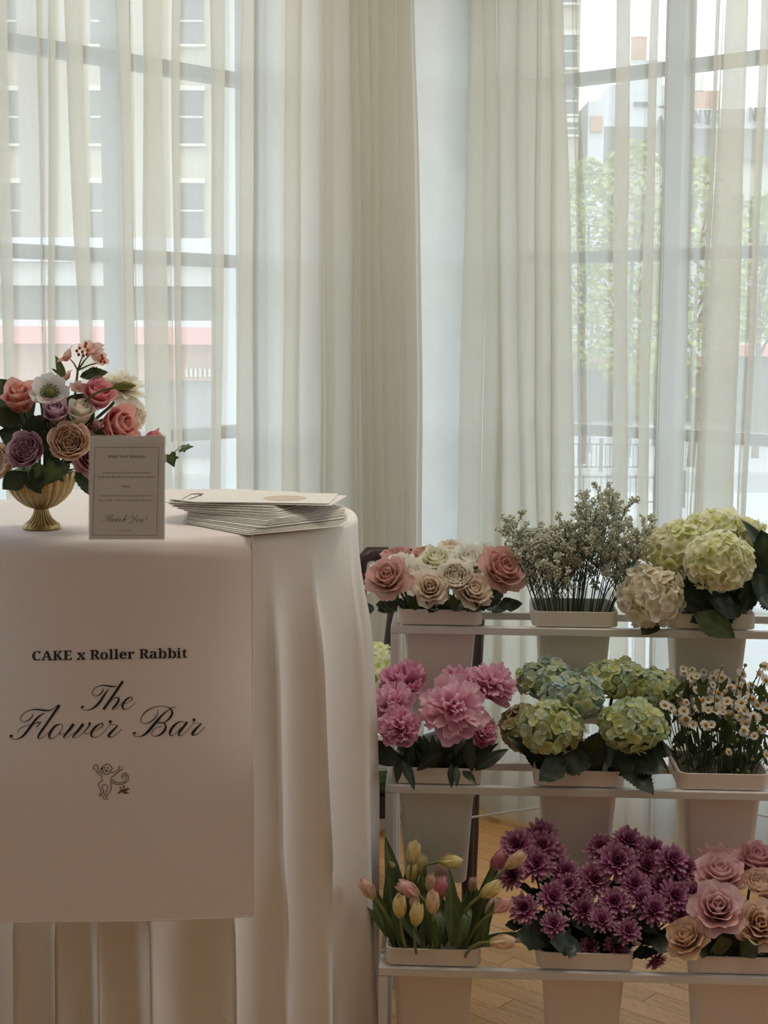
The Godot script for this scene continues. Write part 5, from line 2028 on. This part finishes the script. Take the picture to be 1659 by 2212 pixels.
	for s in spots:
		var d := lerpf(2.96, 3.12, clampf((1600.0 - s[1]) / 160.0, 0, 1)) + (r.randf() - 0.5) * 0.03
		var ax := Vector3((r.randf() - 0.5) * 0.9, 0.45 + 0.4 * r.randf(), 0.6 + 0.4 * r.randf())
		o = chamomile(s[0], s[1], d, s[2], ax, in_tub(1, 2, s[0], s[1], d, r) + Vector3((r.randf() - 0.5) * 0.03, 0, (r.randf() - 0.5) * 0.05), false)
		for k in 3:
			var q := at(clampf(s[0] + (r.randf() - 0.5) * 60, 1450, 1668), 1500 + r.randf() * 170, d + 0.02 + r.randf() * 0.06)
			leaf(o, leaf_shape("feather"), q, Vector3(r.randf() - 0.5, 0.6 * r.randf() + 0.3, 0.3), Vector3(0, 0.4, 1), 0.026 + 0.026 * r.randf())
	for s in [[1488, 1583], [1587, 1562], [1593, 1598], [1640, 1580], [1616, 1667], [1594, 1664], [1625, 1640], [1610, 1437], [1644, 1438], [1560, 1440], [1470, 1500]]:
		chamomile(s[0], s[1], 2.98, 9, Vector3(0.1, 0.6, 0.5), in_tub(1, 2, s[0], s[1], 2.98, r), true)
	# bottom tier: tulips
	var tips := [
		["tall pale yellow tulip at upper left of the tulip tub", 893, 1843, 2.86, 26, "yellow", Vector3(0.15, 1, 0.1)],
		["half-hidden yellow tulip behind the tall left one", 908, 1868, 2.92, 22, "yellow", Vector3(0.3, 1, 0)],
		["yellow tulip bending level to the right at the top", 975, 1862, 2.86, 24, "yellow", Vector3(1, 0.02, 0.15)],
		["cream tulip standing behind the level yellow one", 953, 1884, 2.92, 24, "blush", Vector3(0, 1, 0)],
		["small cream tulip topmost behind the level yellow one", 963, 1856, 2.95, 16, "blush", Vector3(0.1, 1, 0)],
		["pinkish tulip leaning far left over the tablecloth", 794, 1920, 2.80, 25, "blush", Vector3(-0.6, 0.85, 0.15)],
		["pink and cream tulip leaning left at the centre left", 882, 1921, 2.78, 27, "pink", Vector3(-0.85, 0.6, 0.25)],
		["yellow tulip upright at lower left, next to the tub's left end", 864, 1958, 2.76, 26, "yellow", Vector3(-0.05, 1, 0.15)],
		["lowest upright yellow tulip of the left pair", 900, 1975, 2.75, 26, "yellow", Vector3(0.1, 1, 0.15)],
		["pale tulip half hidden behind the lowest yellow one", 896, 1948, 2.82, 19, "blush", Vector3(0, 1, 0)],
		["slim peach tulip upright at the tub's centre", 935, 1949, 2.76, 25, "peach", Vector3(-0.02, 1, 0.1)],
		["deep pink tulip upright at the tub's centre", 953, 1917, 2.80, 24, "rose", Vector3(0.02, 1, 0.1)],
		["cream tulip half hidden left of the deep pink one", 930, 1908, 2.86, 20, "peach", Vector3(0, 1, 0)],
		["yellow tulip leaning right toward the chrysanthemums", 1060, 1922, 2.78, 26, "yellow", Vector3(0.8, 0.6, 0.2)],
		["pale pink tulip behind the pink one at right", 1064, 1958, 2.82, 23, "blush", Vector3(0.5, 0.85, 0.1)],
		["pink tulip leaning right in front of the chrysanthemums", 1088, 1957, 2.76, 23, "pink", Vector3(0.8, 0.6, 0.2)],
		["peach tulip lying level past the tub's right end", 1086, 2035, 2.74, 27, "peach", Vector3(1, 0.05, 0.15)],
		["rosy tulip at upper right behind purple blooms", 1076, 1862, 2.90, 26, "rose", Vector3(0.45, 0.9, 0)],
		["cream tulip at upper right overlapping purple blooms", 1114, 1858, 2.84, 25, "peach", Vector3(0.75, 0.7, 0.1)],
		["small pale tulip at the back right, among leaves", 1020, 1911, 2.92, 16, "blush", Vector3(0.1, 1, 0)],
		["yellow tulip at far left behind leaves", 850, 1876, 2.92, 20, "yellow", Vector3(-0.3, 0.9, 0)],
		["yellow tulip just below the tall left one", 889, 1886, 2.88, 20, "yellow", Vector3(0.1, 1, 0)]]
	for s in tips:
		o = tulip(s[0], s[1], s[2], s[3], s[4], s[5], s[6], in_tub(2, 0, s[1], s[2], s[3], r))
	var blades := [[850, 2046, 788, 1858, 2.84, 2.84, 0.4], [858, 2046, 870, 1812, 2.87, 2.87, 0.5], [870, 2046, 876, 1830, 2.90, 2.92, -0.4], [856, 2046, 826, 1880, 2.86, 2.84, -0.3], [880, 2046, 940, 1880, 2.87, 2.86, 0.5], [975, 2046, 984, 1882, 2.77, 2.77, 0.2], [960, 2046, 905, 1880, 2.82, 2.84, -0.3], [1000, 2046, 1095, 1870, 2.86, 2.84, 0.5], [1010, 2046, 1090, 1890, 2.82, 2.80, 0.6], [990, 2046, 1014, 1890, 2.88, 2.90, -0.3], [1020, 2046, 1076, 1960, 2.78, 2.76, 0.5], [1015, 2046, 1130, 2006, 2.79, 2.76, 0.2], [930, 2046, 936, 1935, 2.80, 2.80, 0.4], [946, 2046, 928, 1975, 2.75, 2.75, -0.4], [870, 2046, 845, 1970, 2.80, 2.78, -0.2], [1040, 2046, 1062, 1980, 2.76, 2.75, 0.3], [910, 2046, 862, 1940, 2.84, 2.82, 0.3], [890, 2046, 900, 1900, 2.90, 2.92, 0], [1000, 2046, 1000, 1930, 2.92, 2.94, 0.3], [910, 2046, 896, 2000, 2.74, 2.74, 0.3], [850, 2046, 836, 1960, 2.82, 2.80, 0.2], [920, 2046, 960, 1900, 2.90, 2.90, 0.4], [940, 2046, 925, 1890, 2.92, 2.93, -0.4], [1030, 2046, 1040, 1920, 2.86, 2.86, 0.2], [960, 2046, 1000, 1900, 2.84, 2.82, 0.6], [870, 2046, 850, 1900, 2.90, 2.90, 0.3], [980, 2046, 950, 1950, 2.78, 2.77, -0.4]]
	for k in blades.size():
		tub_leaves(get_node("tulip" if k % 22 == 0 else "tulip_%03d" % (k % 22)), "tulip", [blades[k]])
	tub_leaves(o, "tulip_curl", [[985, 2050, 1000, 1990, 2.78, 2.72, 0], [940, 2050, 950, 1960, 2.76, 2.72, 0]])
	# bottom tier: chrysanthemums
	var mums := [[1118, 1826, 34, -0.6], [1169, 1806, 34, -0.3], [1174, 1830, 32, -0.2], [1187, 1849, 36, 0.1], [1159, 1868, 34, -0.1], [1108, 1892, 30, -0.7], [1220, 1887, 32, 0.2], [1283, 1902, 35, 0.0], [1194, 1940, 32, -0.1], [1250, 1932, 28, 0.1], [1133, 1963, 32, -0.5], [1260, 1968, 31, 0.2], [1197, 1998, 27, -0.1], [1298, 1834, 32, -0.3], [1356, 1821, 34, 0.0], [1333, 1864, 42, -0.1], [1397, 1874, 36, 0.2], [1409, 1841, 32, 0.3], [1450, 1862, 36, 0.4], [1453, 1896, 35, 0.3], [1369, 1912, 32, 0.1], [1328, 1950, 31, -0.1], [1457, 1938, 34, 0.4], [1346, 1980, 28, 0.1], [1412, 1968, 34, 0.3], [1464, 1975, 30, 0.4], [1356, 2013, 27, 0.1], [1331, 2046, 26, 0.0], [1273, 2049, 22, 0.0], [1414, 2072, 24, 0.6], [1478, 1878, 30, 0.5], [1498, 1936, 32, 0.6], [1425, 1915, 32, 0.2], [1385, 1945, 28, 0.2], [1228, 1912, 26, 0.0], [1300, 1990, 26, 0.0]]
	# bands of six by height, each read from the left
	var by_height := mums.duplicate()
	by_height.sort_custom(func(a, b): return a[1] < b[1])
	mums = []
	for band in 6:
		var row: Array = by_height.slice(band * 6, band * 6 + 6)
		row.sort_custom(func(a, b): return a[0] < b[0])
		mums += row
	for k in mums.size():
		var s: Array = mums[k]
		var name_it := "purple chrysanthemum bloom, %s from left among the %s six of its tub" % [ORDINALS[k % 6], ["topmost", "second highest", "third highest", "fourth highest", "fifth highest", "lowest"][k / 6]]
		var d := lerpf(2.76, 2.92, clampf((2010.0 - s[1]) / 200.0, 0, 1)) + (0.02 if k % 2 else 0.0)
		o = chrysanthemum(name_it, s[0], s[1], d, s[2], Vector3(s[3] + (r.randf() - 0.5) * 0.4, 0.55 + 0.35 * r.randf() if s[1] < 2060 else -0.6, 0.75), in_tub(2, 1, s[0], s[1], d, r))
		held.append(o)
		for j in 4:
			var q := at(lerpf(1285, s[0], 0.75) + (r.randf() - 0.5) * 40, lerpf(s[1], 2050, 0.35 + 0.5 * r.randf()), d + 0.02)
			leaf(o, leaf_shape("mum"), q, Vector3((s[0] - 1285) / 200.0 + (r.randf() - 0.5), 0.35, 0.35 + r.randf() * 0.3), Vector3(0, 0.7, 0.7), 0.03 + 0.018 * r.randf())
	tub_leaves(o, "mum", [[1190, 2040, 1128, 2012, 2.78, 2.74], [1240, 2040, 1232, 2066, 2.74, 2.71], [1400, 2030, 1450, 2046, 2.78, 2.74], [1380, 2000, 1420, 1996, 2.80, 2.76], [1260, 2046, 1200, 2030, 2.76, 2.72], [1300, 2046, 1290, 1990, 2.82, 2.80], [1330, 2046, 1370, 2010, 2.82, 2.78]])
	filler(held, 2, 1, "mum", 40, 0.035, 0.06, r)
	held = []
	# bottom tier: pink and peach roses
	g = "roses in the bottom tier tub"
	for s in [
		["pale pink rose seen from its side at the back of bottom tier roses", 1546, 1856, 2.94, 40, "pink", Vector3(-0.1, 1, -0.15), "bud"],
		["mauve-pink rose at the right picture edge, top of bottom tier", 1634, 1858, 2.90, 46, "mauve", Vector3(0.1, 0.9, 0.35), "open"],
		["pink cup-shaped rose above the largest pink one", 1556, 1888, 2.86, 50, "pink", Vector3(-0.05, 0.85, 0.4), "open"],
		["peach rose with tight heart at the right picture edge", 1644, 1908, 2.84, 42, "apricot", Vector3(-0.1, 0.85, 0.4), "garden"],
		["largest pink rose at the front of bottom tier", 1550, 1962, 2.76, 54, "pink", Vector3(-0.1, 0.7, 0.7), "open"],
		["lowest peach rose at the right picture edge", 1640, 1996, 2.75, 50, "apricot", Vector3(0.0, 0.6, 0.8), "open"],
		["peach-tan rose drooping left over the gap to the chrysanthemums", 1484, 2026, 2.74, 44, "tan", Vector3(-0.45, 0.75, 0.5), "open"],
		["pink rose cut off by the right picture edge between peach ones", 1690, 1950, 2.84, 46, "pink", Vector3(0.3, 0.85, 0.3), "open"]]:
		o = rose("rose", s[0], s[1], s[2], s[3], s[4], s[5], s[6], in_tub(2, 2, s[1], s[2], s[3], r), g, s[7])
		held.append(o)
	filler(held, 2, 2, "round", 22, 0.035, 0.06, r)
	tub_leaves(o, "round", [[1560, 2064, 1562, 2030, 2.74, 2.71], [1600, 2064, 1630, 2036, 2.74, 2.71], [1530, 2062, 1515, 2046, 2.74, 2.72], [1650, 2064, 1650, 2030, 2.75, 2.72], [1580, 2064, 1600, 2020, 2.80, 2.78], [1540, 2064, 1580, 2016, 2.82, 2.80], [1620, 2064, 1590, 2010, 2.84, 2.82]])
	tub_leaves(o, "rose", [[1560, 2060, 1590, 2000, 2.80, 2.78], [1500, 1900, 1486, 1850, 2.92, 2.92], [1610, 2060, 1600, 1990, 2.82, 2.80]])


# ---------- the bouquet in the gold bowl ----------
func fill_bowl(foot: Vector3) -> void:
	var g := "flowers in the gold bowl"
	var mouth := foot + Vector3(0, 0.105, 0)
	var root := func(px: float, d: float) -> Vector3: return mouth + Vector3(clampf((at(px, 1000, d).x - mouth.x) * 0.4, -0.045, 0.045), 0, clampf((-d - mouth.z) * 0.4, -0.045, 0.045))
	var o: Node3D
	for s in [
		["coral pink rose with spiral heart at left of the table bouquet", 44, 862, 2.64, 36, "salmon", Vector3(-0.05, 0.75, 0.6), "bud"],
		["small lilac rose at the middle of the table bouquet", 121, 893, 2.61, 27, "lilac", Vector3(0.05, 0.7, 0.7), "bud"],
		["lilac garden rose low at left above the gold rim", 57, 975, 2.60, 40, "lilac", Vector3(-0.1, 0.4, 0.9), "garden"],
		["peach garden rose low at centre above the gold rim", 150, 958, 2.60, 44, "apricot", Vector3(0.15, 0.4, 0.9), "garden"],
		["peach garden rose at the left picture edge over the bowl", 0, 1000, 2.62, 42, "apricot", Vector3(-0.4, 0.35, 0.8), "garden"],
		["cream half-open bloom right of the small lilac rose", 172, 894, 2.63, 28, "cream", Vector3(0.25, 0.8, 0.5), "bud"],
		["hot pink bloom with broad petals at upper right of bouquet", 210, 858, 2.66, 34, "hot", Vector3(0.3, 0.7, 0.55), "bud"],
		["coral pink bloom with drooping petals at right, above sign", 252, 918, 2.65, 38, "salmon", Vector3(0.7, 0.2, 0.55), "bud"],
		["frilly pale pink carnation just above the printed card", 272, 944, 2.67, 30, "blush", Vector3(0.5, 0.4, 0.6), "garden"],
		["dusty pink bloom low behind the left edge of the card", 196, 990, 2.66, 34, "mauve", Vector3(0.4, 0.3, 0.7), "open"],
		["pink bud pointing right above the card's corner", 330, 948, 2.70, 20, "hot", Vector3(1, 0.1, 0.1), "bud"],
		["pale mauve bloom under the small lilac rose", 118, 926, 2.66, 26, "mauve", Vector3(0.0, 0.5, 0.7), "open"],
		["blush bloom behind the peach garden rose, left of the card", 196, 936, 2.67, 30, "blush", Vector3(0.4, 0.6, 0.6), "open"],
		["pale pink rose behind the white anemone", 82, 846, 2.72, 32, "peach", Vector3(-0.2, 0.9, 0.2), "open"],
		["pale pink bloom behind the white dahlia", 292, 900, 2.74, 28, "peach", Vector3(0.7, -0.1, 0.2), "open"]]:
		o = rose("bouquet_rose", s[0], s[1], s[2], s[3], s[4] * (1.32 if s[7] == "bud" else 1.12), s[5], s[6], root.call(s[1], s[3]), g, s[7])
	# white anemone
	var rt: Vector3 = root.call(110, 2.62)
	o = thing("anemone", "white anemone with green centre at upper left of table bouquet", "anemone", rt, g)
	var c := at(108, 852, 2.63)
	var ax := Vector3(0.12, 0.55, 0.85)
	var x0 := Transform3D(toward(ax, 0.5) * (46.0 / F * 2.63), c - rt)
	var pm := petal_mesh(1.0, 0.50, 1.25, 0.75, 0.25, 0.012, 0.05, 91, lin(222, 224, 204), lin(240, 238, 230), lin(246, 244, 240), 6, 7)
	for k in 7:
		var b := Basis(Vector3.UP, TAU * k / 7 + 0.3) * Basis(Vector3.RIGHT, 0.1 if k % 2 else -0.12)
		part(o, "petal", pm, M.petal, x0 * Transform3D(b, b * Vector3(0, 0.02, 0.04)))
	var mb := MB.new()
	mb.ball(Vector3(0, 0.16, 0), Vector3(0.26, 0.2, 0.26), lin(150, 158, 74), 14, 8)
	part(o, "flower_heart", mb.done(), M.petal, x0)
	mb = MB.new()
	for k in 26:
		var a := TAU * k / 26
		var p := Vector3(sin(a), 0, cos(a))
		mb.tube([p * 0.22 + Vector3(0, 0.1, 0), p * 0.34 + Vector3(0, 0.2, 0), p * 0.44 + Vector3(0, 0.22 + 0.05 * sin(k * 3.0), 0)], [0.012, 0.010, 0.026], 5, lin(70, 70, 36))
	part(o, "stamens", mb.done(), M.stem, x0, "stuff")
	stalk(o, rt, c, ax, 0.0028, green(1))
	# white dahlia
	rt = root.call(262, 2.72)
	o = thing("dahlia", "large white dahlia with pointed petals at right of table bouquet", "dahlia", rt, g)
	c = at(262, 846, 2.72)
	ax = Vector3(0.35, 0.75, 0.25)
	x0 = Transform3D(toward(ax, 0.2) * (62.0 / F * 2.72), c - rt)
	var dm := []
	for k in 3:
		dm.append(petal_mesh(1.0, 0.27, 1.1, 1.40, 0.45, 0.02, 0.12, 120 + k, lin(226, 218, 170), lin(246, 240, 218), lin(250, 247, 238), 5, 6, 0.3))
	for layer in 5:
		var n: int = [14, 14, 13, 11, 7][layer]
		for k in n:
			var b := Basis(Vector3.UP, TAU * (k + 0.5 * layer) / n) * Basis(Vector3.RIGHT, [0.55, 0.2, -0.15, -0.5, -0.9][layer] + 0.12 * sin(k * 5.0))
			part(o, "petal", dm[k % 3], M.petal, x0 * Transform3D(b * [1.0, 0.96, 0.86, 0.7, 0.5][layer], Vector3(0, 0.03 * layer, 0)))
	stalk(o, rt, c, ax, 0.003, green(1))
	# blossom twig with two open blossoms and orange berries
	rt = root.call(165, 2.68)
	o = thing("blossom_twig", "twig of peach blossoms and orange berries topping the bouquet", "blossom", rt, g)
	var fork := at(168, 800, 2.68)
	mb = MB.new()
	mb.tube([rt - rt, at(158, 890, 2.68) - rt, fork - rt], [0.0026, 0.0024, 0.0022], 6, lin(110, 122, 70))
	for e in [[152, 776], [178, 770], [196, 764], [218, 782]]:
		mb.tube([fork - rt, fork.lerp(at(e[0], e[1], 2.67), 0.5) + Vector3(0, 0.002, 0) - rt, at(e[0], e[1], 2.67) - rt], [0.0018, 0.0014, 0.001], 5, lin(122, 132, 74))
	part(o, "twig", mb.done(), M.stem)
	var bp := petal_mesh(1.0, 0.50, 0.75, 1.2, 0.35, 0.05, 0.1, 140, lin(226, 190, 160), lin(240, 206, 194), lin(244, 214, 206), 5, 6)
	for e in [[150, 768, 24, Vector3(-0.8, 0.75, 0.1)], [196, 756, 27, Vector3(0.2, 0.9, 0.4)], [208, 772, 22, Vector3(0.6, 0.6, 0.5)], [146, 812, 20, Vector3(-0.5, 0.8, 0.2)], [168, 836, 18, Vector3(0.2, 0.7, 0.6)]]:
		var bx := Transform3D(toward(e[3], e[0]) * (e[2] * 1.25 / F * 2.67), at(e[0], e[1] + 8, 2.67) - rt)
		for k in 5:
			var b := Basis(Vector3.UP, TAU * k / 5) * Basis(Vector3.RIGHT, 0.1)
			part(o, "petal", bp, M.petal, bx * Transform3D(b, b * Vector3(0, 0, 0.05)))
	for e in [[166, 758], [172, 752], [178, 760], [184, 748], [190, 756], [170, 766], [180, 768], [188, 766], [186, 742], [222, 774], [226, 782], [218, 780], [220, 768]]:
		mb = MB.new()
		mb.ball(at(e[0], e[1], 2.645) - rt, Vector3(0.0028, 0.0032, 0.0028), lin(206, 132, 70), 8, 6)
		part(o, "berry", mb.done(), M.petal)
	tub_leaves(o, "long", [[140, 830, 126, 766, 2.67, 2.66, 0.6], [134, 812, 114, 794, 2.67, 2.66, 0.4]])
	tub_leaves(o, "rose", [[172, 814, 228, 794, 2.68, 2.67, 0.2]])
	# green lily bud
	rt = root.call(230, 2.62)
	o = thing("lily_bud", "closed green lily bud lying across the white dahlia", "bud", rt, g)
	mb = MB.new()
	mb.tube([at(243, 838, 2.62) - rt, at(252, 834, 2.62) - rt, at(266, 833, 2.62) - rt, at(282, 833, 2.62) - rt, at(294, 833, 2.62) - rt], [0.002, 0.006, 0.0078, 0.006, 0.0008], 10, lin(150, 154, 84))
	part(o, "bud", mb.done(), M.petal)
	stalk(o, rt, at(244, 838, 2.62), Vector3(1, 0.1, 0), 0.002, green(3))
	# foliage: ivy and broad leaves
	rt = root.call(100, 2.60)
	o = thing("leaf_sprig", "dark broad leaves filling the left of the table bouquet", "foliage", rt, g)
	tub_leaves(o, "round", [[60, 930, 0, 810, 2.68, 2.68, 0.2], [50, 920, -10, 880, 2.64, 2.62, 0.1], [60, 960, 0, 925, 2.64, 2.62, 0.1], [80, 960, 70, 900, 2.65, 2.63, 0.0], [100, 970, 110, 905, 2.66, 2.64, 0.2], [120, 1000, 100, 930, 2.64, 2.62, -0.2], [140, 930, 190, 850, 2.68, 2.66, 0.3], [60, 1020, 4, 1050, 2.60, 2.57, 0.2], [100, 1010, 60, 1030, 2.59, 2.57, 0], [150, 1010, 100, 1000, 2.63, 2.60, 0.1], [120, 900, 60, 930, 2.66, 2.64, 0.0], [200, 930, 232, 960, 2.66, 2.64, 0.0], [200, 920, 180, 960, 2.67, 2.65, 0]])
	tub_leaves(o, "rose", [[90, 1010, 78, 1064, 2.58, 2.56, 0.1], [170, 1000, 196, 1066, 2.66, 2.64, 0.2], [50, 1030, 92, 1058, 2.585, 2.57, 0.4]])
	rt = root.call(140, 2.58)
	o = thing("ivy_sprig", "ivy leaves hanging over the front of the gold rim", "ivy", rt, g)
	var ivy := ivy_mesh()
	for l in [[122, 1008, 94, 1052, 44, 2.57], [92, 1006, 74, 1036, 30, 2.575]]:
		var a := at(l[0], l[1], l[5])
		leaf(o, ivy, a, at(l[2], l[3], l[5] - 0.015) - a, Vector3(0.1, 0.3, 0.9), l[4] / F * l[5] * 1.15)
	rt = root.call(300, 2.66)
	o = thing("ivy_sprig", "small ivy sprig sticking out to the right past the card", "ivy", rt, g)
	mb = MB.new()
	mb.tube([Vector3.ZERO, at(300, 990, 2.67) - rt, at(356, 990, 2.66) - rt, at(372, 980, 2.66) - rt, at(394, 962, 2.66) - rt], [0.0012, 0.001, 0.0009, 0.0008, 0.0006], 5, lin(84, 92, 50))
	part(o, "stem", mb.done(), M.stem)
	for l in [[392, 966, 412, 964, 30, Vector3(0.2, 0.8, 0.5)], [366, 982, 376, 1008, 30, Vector3(0.2, 0.4, 0.9)]]:
		var a := at(l[0], l[1], 2.66)
		leaf(o, ivy, a, at(l[2], l[3], 2.655) - a, l[5], l[4] / F * 2.66)


func ivy_mesh() -> ArrayMesh:
	var mb := MB.new()
	var rim := [Vector2(0, 0), Vector2(0.28, -0.18), Vector2(0.52, -0.02), Vector2(0.42, 0.2), Vector2(0.62, 0.42), Vector2(0.36, 0.46), Vector2(0.24, 0.62), Vector2(0.0, 1.0), Vector2(-0.24, 0.62), Vector2(-0.36, 0.46), Vector2(-0.62, 0.42), Vector2(-0.42, 0.2), Vector2(-0.52, -0.02), Vector2(-0.28, -0.18)]
	var c := mb.vert(Vector3(0, 0.02, 0.28), green(3))
	for k in rim.size():
		mb.vert(Vector3(rim[k].x, -0.05 - 0.1 * absf(rim[k].x), rim[k].y), green(1) if k % 2 else green(0))
	for k in rim.size():
		mb.tri(c, c + 1 + k, c + 1 + (k + 1) % rim.size())
	return mb.done()
